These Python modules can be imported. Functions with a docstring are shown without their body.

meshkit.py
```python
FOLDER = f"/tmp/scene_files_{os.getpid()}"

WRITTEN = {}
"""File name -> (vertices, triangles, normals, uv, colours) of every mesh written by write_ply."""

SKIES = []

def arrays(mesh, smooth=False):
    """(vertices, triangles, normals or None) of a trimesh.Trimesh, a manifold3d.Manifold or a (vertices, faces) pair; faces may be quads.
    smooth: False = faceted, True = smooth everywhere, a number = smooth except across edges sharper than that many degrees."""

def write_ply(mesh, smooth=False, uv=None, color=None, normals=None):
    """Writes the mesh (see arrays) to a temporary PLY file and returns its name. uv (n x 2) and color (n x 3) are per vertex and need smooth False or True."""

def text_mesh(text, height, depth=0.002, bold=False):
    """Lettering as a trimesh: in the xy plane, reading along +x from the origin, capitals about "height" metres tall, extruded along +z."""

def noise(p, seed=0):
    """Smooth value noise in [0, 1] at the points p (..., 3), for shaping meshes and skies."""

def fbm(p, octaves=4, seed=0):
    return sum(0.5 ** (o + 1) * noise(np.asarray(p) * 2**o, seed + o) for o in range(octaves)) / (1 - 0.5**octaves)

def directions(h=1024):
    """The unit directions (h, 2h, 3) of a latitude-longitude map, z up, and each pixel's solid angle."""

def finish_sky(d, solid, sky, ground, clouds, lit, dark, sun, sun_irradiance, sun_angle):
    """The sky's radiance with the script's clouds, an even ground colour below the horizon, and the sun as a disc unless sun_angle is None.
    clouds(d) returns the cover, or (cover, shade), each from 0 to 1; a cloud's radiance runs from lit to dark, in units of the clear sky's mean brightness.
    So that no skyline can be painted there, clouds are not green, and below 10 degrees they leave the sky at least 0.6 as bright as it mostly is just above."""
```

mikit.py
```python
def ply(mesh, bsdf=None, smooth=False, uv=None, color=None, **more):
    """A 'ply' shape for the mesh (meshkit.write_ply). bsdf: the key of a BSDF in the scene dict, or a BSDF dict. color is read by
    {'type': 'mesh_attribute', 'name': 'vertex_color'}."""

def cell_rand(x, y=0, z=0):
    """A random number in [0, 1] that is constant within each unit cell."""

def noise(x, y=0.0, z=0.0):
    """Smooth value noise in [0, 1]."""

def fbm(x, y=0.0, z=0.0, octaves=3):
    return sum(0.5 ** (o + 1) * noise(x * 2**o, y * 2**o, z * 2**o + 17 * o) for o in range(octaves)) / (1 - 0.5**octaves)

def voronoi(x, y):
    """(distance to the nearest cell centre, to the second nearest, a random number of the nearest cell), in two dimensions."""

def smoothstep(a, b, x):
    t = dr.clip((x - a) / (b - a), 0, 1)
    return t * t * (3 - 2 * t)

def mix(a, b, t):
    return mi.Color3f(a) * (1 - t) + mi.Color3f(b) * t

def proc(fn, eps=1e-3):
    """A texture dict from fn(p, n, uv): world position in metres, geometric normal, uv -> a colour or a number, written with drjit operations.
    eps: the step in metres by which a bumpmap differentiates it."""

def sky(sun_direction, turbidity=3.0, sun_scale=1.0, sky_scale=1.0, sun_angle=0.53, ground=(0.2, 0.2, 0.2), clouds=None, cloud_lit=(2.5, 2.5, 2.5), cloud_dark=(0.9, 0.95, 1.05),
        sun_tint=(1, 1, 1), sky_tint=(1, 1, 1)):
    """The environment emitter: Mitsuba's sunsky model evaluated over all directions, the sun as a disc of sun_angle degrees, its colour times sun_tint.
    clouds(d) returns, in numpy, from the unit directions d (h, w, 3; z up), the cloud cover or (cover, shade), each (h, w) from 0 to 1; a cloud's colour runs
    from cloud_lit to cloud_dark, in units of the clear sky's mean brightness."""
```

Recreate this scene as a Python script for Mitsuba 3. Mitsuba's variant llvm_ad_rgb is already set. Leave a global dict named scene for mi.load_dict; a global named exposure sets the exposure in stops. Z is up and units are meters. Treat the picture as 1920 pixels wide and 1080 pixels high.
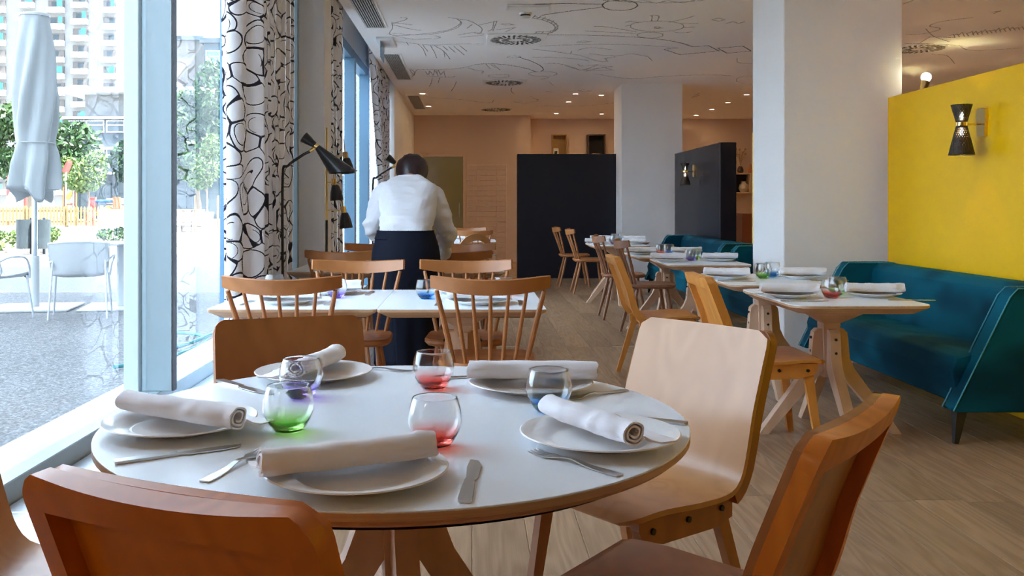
import math, random
import numpy as np
import trimesh
import manifold3d as m3
import drjit as dr
import mitsuba as mi
import mikit, meshkit
from mikit import proc, noise, fbm, voronoi, cell_rand, smoothstep, mix

random.seed(7)
rng = np.random.default_rng(7)
T = mi.ScalarTransform4f
scene, labels = {}, {}

# ------------------------------------------------------------------ camera, sky, exposure
H_EYE = 1.2
scene['camera'] = {
    'type': 'perspective', 'fov': 2 * math.degrees(math.atan(960 / 1690)), 'fov_axis': 'x', 'near_clip': 0.05, 'far_clip': 2000.0,
    'principal_point_offset_x': (960 - 885) / 1920, 'principal_point_offset_y': (540 - 385) / 1080,
    'to_world': T().look_at(origin=[0, 0, H_EYE], target=[0, 1, H_EYE], up=[0, 0, 1])}
exposure = 1.15


def cloud_cover(d):
    n = meshkit.fbm(d * np.array([2.5, 2.5, 5.0]), 4, 11)
    return np.clip(0.72 + 0.5 * (n - 0.4), 0, 1), np.clip(0.6 * (n - 0.45), 0, 1)


scene['sky'] = mikit.sky((0.55, -0.14, 0.8), turbidity=4.0, sun_scale=18.0, sun_angle=3.0, sun_tint=(0.86, 1.0, 1.2), sky_scale=19.5, ground=(0.25, 0.25, 0.25), clouds=cloud_cover,
                         cloud_lit=(1.16, 1.36, 1.58), cloud_dark=(0.90, 1.05, 1.24))

# ------------------------------------------------------------------ materials


def mat(name, rgb, rough=0.5, metallic=0.0, two=True, bump=None, bump_scale=1.0, **k):
    tex = rgb if isinstance(rgb, dict) else {'type': 'rgb', 'value': list(rgb)}
    if metallic:
        k.setdefault('specular', 0.5)
    b = {'type': 'principled', 'base_color': tex, 'roughness': rough, 'metallic': metallic, **k}
    if bump is not None:
        b = {'type': 'bumpmap', 'arbitrary': bump, 'scale': bump_scale, 'bsdf': b}
    scene[name] = {'type': 'twosided', 'bsdf': b} if two else b
    return name


def wood(c1, c2, sx, sy, sz, ring=6.0):
    """Wood grain along the axis with the small frequency."""
    def fn(p, n, uv):
        w = fbm(p.x * sx * .35 + 3.1, p.y * sy * .35, p.z * sz * .35, 2)
        g = fbm(p.x * sx, p.y * sy, p.z * sz, 3)
        r = dr.sin((w * ring + g * 0.6) * 6.2832) * 0.5 + 0.5
        return mix(c1, c2, dr.clip(0.35 * r + 0.65 * g, 0, 1))
    return proc(fn)


def plank_grain(c1, c2, off):
    def fn(p, n, uv):
        cid = dr.floor(p.x / 0.2)
        o = cell_rand(cid, off, 3) * 19.0
        w = fbm(p.x * 9 + o, p.y * 0.9 + o, off, 3)
        r = dr.sin(w * 50.0) * 0.5 + 0.5
        fine = noise(p.x * 260, p.y * 7, 0)
        t = 0.42 * r + 0.3 * w + 0.28 * fine
        return mix(c1, c2, dr.clip(t, 0, 1))
    return proc(fn)


mat('m_plaster', (0.83, 0.825, 0.815), 0.7)
mat('m_ceiling', (0.90, 0.88, 0.865), 0.75)
mat('m_backwall', (0.68, 0.52, 0.42), 0.6)
mat('m_tile', (0.68, 0.52, 0.42), 0.25)
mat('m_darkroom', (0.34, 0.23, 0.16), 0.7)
mat('m_grout', (0.90, 0.82, 0.74), 0.8)
for i, k in enumerate((0.60, 0.645, 0.68, 0.73)):
    mat('m_plank%d' % i, plank_grain((0.54 * k, 0.36 * k, 0.225 * k), (0.37 * k, 0.23 * k, 0.13 * k), i * 7.0), 0.38)
mat('m_subfloor', plank_grain((0.46, 0.33, 0.22), (0.36, 0.25, 0.16), 40.0), 0.5)
mat('m_yellow', (0.86, 0.49, 0.0), 0.42, specular=0.2, bump=proc(lambda p, n, uv: noise(p.x * 22, p.y * 22, p.z * 22) + 0.5 * noise(p.x * 50, p.y * 50, p.z * 50), 2e-3), bump_scale=0.0012)
mat('m_darkpart', (0.010, 0.011, 0.018), 0.36, specular=0.3)
mat('m_frame', (0.26, 0.335, 0.365), 0.32)
mat('m_cap', (0.42, 0.46, 0.47), 0.4)
mat('m_frame_dark', (0.10, 0.20, 0.30), 0.32)
mat('m_gasket', (0.015, 0.015, 0.018), 0.5)
mat('m_steelplate', (0.62, 0.66, 0.70), 0.3, metallic=0.55)
mat('m_stone', proc(lambda p, n, uv: mix((0.42, 0.40, 0.38), (0.34, 0.325, 0.305), fbm(p.x * 5, p.y * 5, p.z * 5, 4))), 0.8)
mat('m_laminate', (0.77, 0.825, 0.87), 0.28)
mat('m_beech', wood((0.68, 0.47, 0.33), (0.54, 0.35, 0.23), 14, 14, 3), 0.42)
mat('m_beech_edge', wood((0.60, 0.40, 0.25), (0.46, 0.28, 0.16), 4, 4, 90), 0.42)
mat('m_ply', wood((0.38, 0.145, 0.034), (0.27, 0.09, 0.018), 22, 22, 3.0), 0.33, clearcoat=0.6, clearcoat_gloss=0.85)
mat('m_ply_light', wood((0.56, 0.295, 0.125), (0.46, 0.215, 0.075), 22, 22, 3.0), 0.33, clearcoat=0.7, clearcoat_gloss=0.8)
mat('m_ply_orange', wood((0.66, 0.20, 0.006), (0.50, 0.125, 0.003), 22, 22, 3.0), 0.34, clearcoat=0.35, clearcoat_gloss=0.85)
mat('m_ply_honey', wood((0.62, 0.26, 0.055), (0.50, 0.18, 0.03), 22, 22, 3.0), 0.35, clearcoat=0.5, clearcoat_gloss=0.8)
mat('m_spindle', wood((0.45, 0.18, 0.06), (0.31, 0.115, 0.033), 5, 20, 5), 0.36, clearcoat=0.4)
mat('m_spindle_dark', wood((0.34, 0.15, 0.075), (0.22, 0.09, 0.045), 20, 5, 5), 0.36, clearcoat=0.4)
mat('m_bolt', (0.03, 0.025, 0.022), 0.35, metallic=0.7)
mat('m_porcelain', (0.85, 0.85, 0.84), 0.12)
mat('m_napkin', (0.84, 0.85, 0.89), 0.85, bump=proc(lambda p, n, uv: noise(p.x * 700, p.y * 700, p.z * 700), 3e-4), bump_scale=0.0002)
mat('m_cutlery', (0.55, 0.53, 0.50), 0.22, metallic=1.0)
mat('m_brass', (0.86, 0.62, 0.26), 0.14, metallic=1.0)
mat('m_black', (0.012, 0.012, 0.013), 0.3)
mat('m_blackperf', (0.02, 0.014, 0.008), 0.5)


def velvet(p, n, uv):
    w = fbm(p.x * 1.6, p.y * 2.2, p.z * 3.2, 3)
    return mix((0.0004, 0.034, 0.058), (0.001, 0.082, 0.125), smoothstep(0.42, 0.66, w))


mat('m_velvet', proc(velvet), 0.75, sheen=0.6, sheen_tint=0.8, specular=0.1)
mat('m_velvet_pipe', (0.05, 0.28, 0.36), 0.6)
mat('m_doorglass', (0.28, 0.27, 0.13), 0.12)
mat('m_white', (0.80, 0.81, 0.82), 0.4)
mat('m_offwhite', (0.78, 0.74, 0.68), 0.5)
mat('m_darkgrey', (0.06, 0.06, 0.065), 0.5)
mat('m_grille', (0.42, 0.40, 0.38), 0.45)
mat('m_void', (0.012, 0.012, 0.012), 0.8)
mat('m_line', (0.10, 0.09, 0.085), 0.8)
mat('m_line_thin', (0.27, 0.255, 0.24), 0.8)
mat('m_skin', (0.55, 0.31, 0.21), 0.5)
mat('m_hair', proc(lambda p, n, uv: mix((0.008, 0.003, 0.004), (0.022, 0.006, 0.007), noise(p.x * 160, p.y * 160, p.z * 9))), 0.38)
mat('m_shirt', (0.64, 0.65, 0.69), 0.8)
mat('m_apron', (0.006, 0.008, 0.017), 0.8, specular=0.15)
mat('m_shoe', (0.01, 0.01, 0.01), 0.4)
mat('m_eye', (0.02, 0.015, 0.012), 0.2)
mat('m_lip', (0.42, 0.13, 0.11), 0.5)
scene['m_sheer'] = {'type': 'principledthin', 'base_color': {'type': 'rgb', 'value': [0.86, 0.88, 0.93]}, 'roughness': 0.9, 'diff_trans': 0.75, 'spec_trans': 0.0}
mat('m_boxwood', wood((0.42, 0.25, 0.08), (0.32, 0.18, 0.05), 6, 6, 30), 0.5)
mat('m_boxdark', (0.06, 0.035, 0.028), 0.5)
mat('m_ceramic', (0.60, 0.52, 0.42), 0.3)
mat('m_terracotta', (0.45, 0.16, 0.07), 0.5)
mat('m_dried', (0.40, 0.28, 0.15), 0.8)
mat('m_counter', (0.62, 0.45, 0.30), 0.5)


def curtain_print(p, n, uv):
    a, b = uv.x / 0.175, uv.y / 0.15
    wa = a + 0.9 * (noise(a * 0.7, b * 0.7, 2.0) - 0.5)
    wb = b + 0.9 * (noise(a * 0.7, b * 0.7, 9.0) - 0.5)
    f1, f2, r = voronoi(wa, wb)
    e = f2 - f1
    edge = (e < 0.085) & (f1 < 0.60)
    corner = (f1 > 0.545) & (f1 < 0.60)
    k = dr.sin(r * 40.0) * 0.12
    ring = (dr.abs(f1 - 0.36 - k * dr.cos(wa * 3.0)) < 0.016) & (r > 0.45) & (dr.sin(wa * 2.0 + r * 30.0) > 0.1)
    return dr.select(edge | corner | ring, mi.Color3f(0.012, 0.011, 0.02), mi.Color3f(0.80, 0.80, 0.83))


mat('m_curtain', proc(curtain_print), 0.85)

GLASS_Z = 0.72


def glass_mat(name, tint):
    def fn(p, n, uv):
        return mix(tint, (1.0, 1.0, 1.0), smoothstep(0.004, 0.050, p.z - GLASS_Z))
    scene[name] = {'type': 'dielectric', 'int_ior': 1.5, 'ext_ior': 1.0, 'specular_transmittance': proc(fn), 'specular_reflectance': {'type': 'rgb', 'value': 1.0}}


glass_mat('m_glass_green', (0.55, 0.86, 0.32))
glass_mat('m_glass_purple', (0.60, 0.46, 0.90))
glass_mat('m_glass_red', (0.96, 0.27, 0.20))
glass_mat('m_glass_blue', (0.12, 0.52, 0.88))
glass_mat('m_glass_clear', (0.86, 0.95, 0.93))
scene['m_window'] = {'type': 'thindielectric', 'int_ior': 1.22, 'specular_transmittance': {'type': 'rgb', 'value': [0.90, 0.955, 0.97]}}


def asphalt(p, n, uv):
    s = noise(p.x * 95, p.y * 95, 0)
    s2 = noise(p.x * 45, p.y * 45, 5)
    f = fbm(p.x * 0.7, p.y * 0.7, 0, 3)
    c = 0.035 + 0.145 * s * (0.4 + s2) + 0.03 * f
    far = smoothstep(12.5, 12.7, p.y)
    joint = dr.select((dr.abs(p.y - 12.6) < 0.035), 1.0, 0.0)
    c = c * (1 - 0.35 * far) + 0.085 * far + joint * 0.10
    return mi.Color3f(c * 1.02, c, c * 0.985)


mat('m_asphalt', proc(asphalt), 0.85)
mat('m_paving', proc(lambda p, n, uv: mix((0.21, 0.197, 0.185), (0.26, 0.245, 0.23), fbm(p.x * 0.6, p.y * 0.6, 0, 3))), 0.85)
mat('m_soil', proc(lambda p, n, uv: mix((0.10, 0.075, 0.055), (0.34, 0.28, 0.24), noise(p.x * 9, p.y * 9, 0))), 0.9)
mat('m_outwhite', (0.42, 0.43, 0.43), 0.5)
mat('m_outmetal', (0.42, 0.44, 0.45), 0.35)
mat('m_canvas', (0.30, 0.315, 0.315), 0.8)
mat('m_polemetal', (0.50, 0.55, 0.58), 0.25, metallic=0.8)
mat('m_facade', (0.24, 0.238, 0.235), 0.8)
mat('m_facade_beige', (0.12, 0.108, 0.098), 0.8)
mat('m_facade_blue', (0.035, 0.06, 0.075), 0.6)
mat('m_facade_grey', (0.055, 0.072, 0.086), 0.7)
mat('m_facade_dark', (0.03, 0.045, 0.055), 0.5)
mat('m_paneglass', (0.045, 0.065, 0.075), 0.1)
mat('m_paneblue', (0.08, 0.17, 0.20), 0.12)
mat('m_recess', (0.11, 0.10, 0.095), 0.8)
mat('m_awning', (0.03, 0.13, 0.14), 0.7)
mat('m_fencewood', (0.19, 0.115, 0.048), 0.7)
mat('m_bark', (0.20, 0.15, 0.11), 0.9)
mat('m_leaf', proc(lambda p, n, uv: mix((0.011, 0.04, 0.010), (0.038, 0.085, 0.018), noise(p.x * 1.7, p.y * 1.7, p.z * 1.7))), 0.6)
mat('m_leaf_dark', proc(lambda p, n, uv: mix((0.008, 0.032, 0.014), (0.025, 0.07, 0.022), noise(p.x * 1.3, p.y * 1.3, p.z * 1.3))), 0.6)
mat('m_leaf_lime', proc(lambda p, n, uv: mix((0.05, 0.10, 0.016), (0.10, 0.15, 0.035), noise(p.x * 3, p.y * 3, p.z * 3))), 0.6)
mat('m_playred', (0.30, 0.04, 0.03), 0.4)
mat('m_playorange', (0.28, 0.085, 0.025), 0.4)
mat('m_playyellow', (0.40, 0.24, 0.03), 0.4)
mat('m_playblue', (0.03, 0.09, 0.30), 0.4)
mat('m_hose', (0.02, 0.20, 0.20), 0.4)
mat('m_bin', (0.02, 0.03, 0.036), 0.5)

# ------------------------------------------------------------------ mesh helpers


def tm(v, f):
    return trimesh.Trimesh(np.asarray(v, float), np.asarray(f, int), process=False)


def join(*ms):
    return trimesh.util.concatenate([m for m in ms])


def box(x0, x1, y0, y1, z0, z1, c=0.0):
    """A box, its edges chamfered by c."""
    if c <= 0:
        m = trimesh.creation.box((x1 - x0, y1 - y0, z1 - z0))
        m.apply_translation(((x0 + x1) / 2, (y0 + y1) / 2, (z0 + z1) / 2))
        return m
    a, b, d = (x1 - x0) / 2, (y1 - y0) / 2, (z1 - z0) / 2
    c = min(c, a * .9, b * .9, d * .9)
    pts = [(sx * (a - (c if k != 0 else 0)), sy * (b - (c if k != 1 else 0)), sz * (d - (c if k != 2 else 0))) for k in range(3) for sx in (-1, 1) for sy in (-1, 1) for sz in (-1, 1)]
    m = trimesh.convex.convex_hull(np.array(pts))
    m.apply_translation(((x0 + x1) / 2, (y0 + y1) / 2, (z0 + z1) / 2))
    return m


def hull(pts):
    return trimesh.convex.convex_hull(np.array(pts, float))


def tube(points, radii, sides=10, cap=True):
    p = np.asarray(points, float)
    r = np.broadcast_to(np.asarray(radii, float), (len(p),))
    t = np.gradient(p, axis=0)
    t /= np.linalg.norm(t, axis=1, keepdims=True) + 1e-12
    up = np.array([0, 0, 1.0]) if np.abs(t[:, 2]).max() < 0.95 else (np.array([1.0, 0, 0]) if np.abs(t[:, 0]).max() < 0.95 else np.array([0.3, 1.0, 0.2]))
    a = np.cross(t, up)
    a /= np.linalg.norm(a, axis=1, keepdims=True) + 1e-12
    b = np.cross(t, a)
    g = np.arange(sides) * 2 * np.pi / sides
    v = (p[:, None] + r[:, None, None] * (np.cos(g)[None, :, None] * a[:, None] + np.sin(g)[None, :, None] * b[:, None])).reshape(-1, 3)
    f = []
    n = len(p)
    for i in range(n - 1):
        for j in range(sides):
            k = (j + 1) % sides
            f += [(i * sides + j, i * sides + k, (i + 1) * sides + k), (i * sides + j, (i + 1) * sides + k, (i + 1) * sides + j)]
    if cap:
        v = np.vstack([v, p[0], p[-1]])
        for j in range(sides):
            k = (j + 1) % sides
            f += [(len(v) - 2, k, j), (len(v) - 1, (n - 1) * sides + j, (n - 1) * sides + k)]
    m = tm(v, f)
    if m.volume < 0:
        m.invert()
    return m


def smooth_path(pts, n=8):
    """Catmull-Rom through the points."""
    p = np.asarray(pts, float)
    q = np.vstack([2 * p[0] - p[1], p, 2 * p[-1] - p[-2]])
    out = []
    for i in range(1, len(q) - 2):
        for t in np.linspace(0, 1, n, endpoint=False):
            a, b, c, d = q[i - 1], q[i], q[i + 1], q[i + 2]
            out.append(0.5 * (2 * b + (c - a) * t + (2 * a - 5 * b + 4 * c - d) * t * t + (3 * b - a - 3 * c + d) * t ** 3))
    out.append(p[-1])
    return np.array(out)


def lathe(profile, n=40):
    """A closed solid from an (r, z) outline, bottom axis point to top axis point or a closed ring of points."""
    pr = np.asarray(profile, float)
    g = np.arange(n) * 2 * np.pi / n
    v = np.stack([pr[:, None, 0] * np.cos(g), pr[:, None, 0] * np.sin(g), np.broadcast_to(pr[:, None, 1], (len(pr), n))], -1).reshape(-1, 3)
    f = []
    for i in range(len(pr) - 1):
        for j in range(n):
            k = (j + 1) % n
            a, b, c, d = i * n + j, i * n + k, (i + 1) * n + k, (i + 1) * n + j
            if pr[i, 0] > 1e-7:
                f.append((a, b, c))
            if pr[i + 1, 0] > 1e-7:
                f.append((a, c, d))
    m = tm(v, f)
    m.merge_vertices()
    m.update_faces(m.nondegenerate_faces())
    m.remove_unreferenced_vertices()
    if m.volume < 0:
        m.invert()
    return m


def prism(poly, h0, h1, plane='xy'):
    """A 2-D outline extruded; plane 'xz' puts it upright with the depth along y, 'yz' along x."""
    cs = m3.CrossSection([np.asarray(poly, float)], m3.FillRule.NonZero)
    me = m3.Manifold.extrude(cs, h1 - h0).to_mesh()
    v = np.array(me.vert_properties[:, :3], float)
    v[:, 2] += h0
    f = np.array(me.tri_verts)
    if plane == 'xz':
        v = v[:, [0, 2, 1]]
        f = f[:, ::-1]
    elif plane == 'yz':
        v = v[:, [2, 0, 1]]
    return tm(v, f)


def solid_sheet(grid, t, offset=0.0):
    """A curved board: a grid of points (n, m, 3) given the thickness t behind it."""
    g = np.asarray(grid, float)
    du, dv = np.gradient(g, axis=0), np.gradient(g, axis=1)
    nn = np.cross(du, dv)
    nn /= np.linalg.norm(nn, axis=-1, keepdims=True) + 1e-12
    top, bot = g - nn * offset, g - nn * (offset + t)
    n, m = g.shape[:2]
    v = np.vstack([top.reshape(-1, 3), bot.reshape(-1, 3)])
    f, o = [], n * m
    for i in range(n - 1):
        for j in range(m - 1):
            a, b, c, d = i * m + j, (i + 1) * m + j, (i + 1) * m + j + 1, i * m + j + 1
            f += [(a, b, c), (a, c, d), (o + a, o + c, o + b), (o + a, o + d, o + c)]
    ring = [i * m for i in range(n)] + [(n - 1) * m + j for j in range(1, m)] + [i * m + m - 1 for i in range(n - 2, -1, -1)] + [j for j in range(m - 2, 0, -1)]
    for a, b in zip(ring, ring[1:] + ring[:1]):
        f += [(a, o + a, o + b), (a, o + b, b)]
    mesh = tm(v, f)
    if mesh.volume < 0:
        mesh.invert()
    return mesh


def rounded(w, d, r, n=6, cx=0.0, cy=0.0):
    """A rounded rectangle's outline, counter-clockwise."""
    out = []
    for sx, sy, a0 in ((1, -1, -90), (1, 1, 0), (-1, 1, 90), (-1, -1, 180)):
        for k in range(n + 1):
            a = math.radians(a0 + 90 * k / n)
            out.append((cx + sx * (w / 2 - r) + r * math.cos(a), cy + sy * (d / 2 - r) + r * math.sin(a)))
    return out


def ring_loft(rings, cap=True):
    """Rings (k, n, 3) joined into a solid."""
    R = np.asarray(rings, float)
    k, n = R.shape[:2]
    v = R.reshape(-1, 3)
    f = []
    for i in range(k - 1):
        for j in range(n):
            q = (j + 1) % n
            f += [(i * n + j, i * n + q, (i + 1) * n + q), (i * n + j, (i + 1) * n + q, (i + 1) * n + j)]
    if cap:
        v = np.vstack([v, R[0].mean(0), R[-1].mean(0)])
        for j in range(n):
            q = (j + 1) % n
            f += [(len(v) - 2, q, j), (len(v) - 1, (k - 1) * n + j, (k - 1) * n + q)]
    m = tm(v, f)
    if m.volume < 0:
        m.invert()
    return m


def spheres_hull(items, seg=20):
    """The hull of balls (x, y, z, r)."""
    return m3.Manifold.batch_hull([m3.Manifold.sphere(r, seg).translate((x, y, z)) for x, y, z, r in items])


def organic(manifolds, length=0.02, rounds=12):
    m = m3.Manifold.batch_boolean(manifolds, m3.OpType.Add).refine_to_length(length).to_mesh()
    t = trimesh.Trimesh(np.array(m.vert_properties[:, :3]), np.array(m.tri_verts))
    trimesh.smoothing.filter_taubin(t, iterations=rounds)
    return t


# ------------------------------------------------------------------ naming and placing

USED = {}


def numbered(base):
    n = USED.get(base, -1) + 1
    USED[base] = n
    return base if n == 0 else '%s_%03d' % (base, n)


class Model:
    """One kind of thing: its parts (path -> shape dict), to be placed any number of times."""

    def __init__(self):
        self.parts, self.used, self.part_labels, self.part_kinds = {}, {}, {}, {}

    def add(self, name, mesh, bsdf, parent='', smooth=30, label=None, uv=None, kind=None, **more):
        if isinstance(parent, (bool, int)):
            parent, smooth = '', parent
        base = parent + '__' + name if parent else name
        n = self.used.get(base, -1) + 1
        self.used[base] = n
        path = base if n == 0 else '%s_%03d' % (base, n)
        self.parts[path] = mikit.ply(mesh, bsdf, smooth=smooth, uv=uv, **more)
        if label:
            self.part_labels[path] = label
        if kind:
            self.part_kinds[path] = kind
        return path


def put(model, name, label, category, at=(0, 0, 0), rot=0.0, group=None, scale=None, swap=None, kind=None, pre=None):
    key = numbered(name)
    M = T().translate(list(at)).rotate([0, 0, 1], rot)
    if pre is not None:
        M = M @ pre
    if scale is not None:
        M = M @ T().scale(list(scale))
    for path, d in model.parts.items():
        d = dict(d)
        loc = d.pop('local', None)
        d['to_world'] = M @ loc if loc is not None else M
        if swap and d.get('bsdf', {}).get('id') in swap:
            d['bsdf'] = {'type': 'ref', 'id': swap[d['bsdf']['id']]}
        scene[key + '__' + path if path else key] = d
        if path in model.part_labels:
            labels[key + '__' + path] = {'label': model.part_labels[path]}
        if path in model.part_kinds:
            labels.setdefault(key + '__' + path, {})['kind'] = model.part_kinds[path]
    labels[key] = {'label': label, 'category': category}
    if group:
        labels[key]['group'] = group
    if kind:
        labels[key]['kind'] = kind
    return key


def single(mesh, bsdf, smooth=30, **k):
    m = Model()
    m.parts[''] = mikit.ply(mesh, bsdf, smooth=smooth, **k)
    return m


def struct(name, mesh, bsdf, label=None, smooth=False, uv=None):
    key = numbered(name)
    scene[key] = mikit.ply(mesh, bsdf, smooth=smooth, uv=uv)
    labels[key] = {'kind': 'structure'}
    if label:
        labels[key]['label'] = label
    return key


def part(parent, name, mesh, bsdf, smooth=30, label=None, kind=None, **k):
    key = numbered(parent + '__' + name)
    scene[key] = mikit.ply(mesh, bsdf, smooth=smooth, **k)
    if label or kind:
        labels[key] = {}
        if label:
            labels[key]['label'] = label
        if kind:
            labels[key]['kind'] = kind
    return key

# ================================================================== THE ROOM
CEIL = 3.12
X_WIN = -1.93
struct('floor', box(-1.97, 8.0, -3.2, 20.2, -0.25, -0.004), 'm_subfloor')
prng = np.random.default_rng(21)
for i in range(23):
    x0 = -1.40 + 0.2 * i
    y = 0.3 - prng.uniform(0, 2.2)
    while y < 20.0:
        ln = prng.choice((2.0, 2.3, 2.6))
        a, b = max(y, 0.2), min(y + ln, 20.0)
        for lo, hi in ([(a, 7.65), (7.65, b)] if a < 7.65 < b else [(a, b)]):
            if hi - lo > 0.15:
                part('floor', 'plank', box(x0 + .0012, x0 + .1988, lo + .0015, hi - .0015, -0.004, 0.0, 0.0012), 'm_plank%d' % prng.integers(0, 4), smooth=False)
        y += ln
for i in range(12):
    part('floor', 'cover_plate', box(-1.835, -1.425, -2.5 + 1.0 * i + .003, -1.5 + 1.0 * i - .003, -0.004, 0.008, .003), 'm_steelplate', smooth=False, label='pale metal cover plate in the floor by the window')

struct('ceiling', box(-1.25, 8.0, -3.2, 20.2, CEIL, 4.2), 'm_ceiling')
struct('ceiling', box(-2.05, -1.25, -3.2, 20.2, 4.1, 4.2), 'm_ceiling')
struct('wall_left', join(box(-2.05, -1.9, 2.2, 7.7, 3.62, 4.1), box(-1.70, -1.50, 7.9, 14.5, 3.12, 4.1), box(-2.05, -1.84, -3.2, 2.2, -0.004, 4.1), box(-2.05, -1.24, 14.98, 20.2, 0, 4.1)), 'm_plaster')
struct('wall_back', join(box(-1.24, 1.25, 19.2, 20.0, 0, CEIL), box(1.25, 8.0, 20.0, 20.2, 0, CEIL)), 'm_backwall')
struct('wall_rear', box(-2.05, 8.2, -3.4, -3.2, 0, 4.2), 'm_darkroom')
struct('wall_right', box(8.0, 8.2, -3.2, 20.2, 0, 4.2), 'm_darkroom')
struct('wall_pier', box(-2.05, -1.25, 7.62, 8.0, 0, 4.1), 'm_plaster')
struct('wall_pier', box(-2.05, -1.24, 14.4, 14.98, 0, 4.1), 'm_plaster')
struct('trim_1', box(-1.555, -1.462, 7.55, 7.62, 0, 4.1, .004), 'm_frame', 'pale blue metal strip down the edge of the window pier')
struct('column', box(2.37, 3.27, 6.85, 7.61, 0, CEIL, .006), 'm_plaster', 'broad white column beside the yellow partition')
struct('column', box(2.37, 3.34, 14.30, 15.05, 0, CEIL, .006), 'm_plaster', 'white column between the black and the slate partitions')
struct('building_facade', join(box(-2.05, 8.2, -3.4, 20.4, 4.2, 11.0), box(-2.05, 8.2, 20.2, 20.4, 0, 4.2)), 'm_facade_grey')

# partitions
struct('partition_yellow', box(3.09, 3.29, 0.2, 6.7, 0, 2.0, .004), 'm_yellow', 'bright yellow half-height partition with a brass wall lamp')
struct('partition_yellow', box(3.09, 3.29, 7.61, 9.95, 0, 2.0, .004), 'm_yellow', 'yellow half-height partition mostly hidden behind the broad column')
struct('partition_dark', box(3.09, 3.295, 11.23, 13.74, 0, 1.985, .004), 'm_darkpart', 'slate-black half-height partition with a small lit wall lamp')
struct('partition_dark', box(0.746, 2.37, 14.83, 15.03, 0, 2.045, .004), 'm_darkpart', 'black half-height partition standing across the room')
struct('baseboard_back', box(-1.24, 0.746, 19.17, 19.2, 0, 0.065, .004), 'm_counter')

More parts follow.
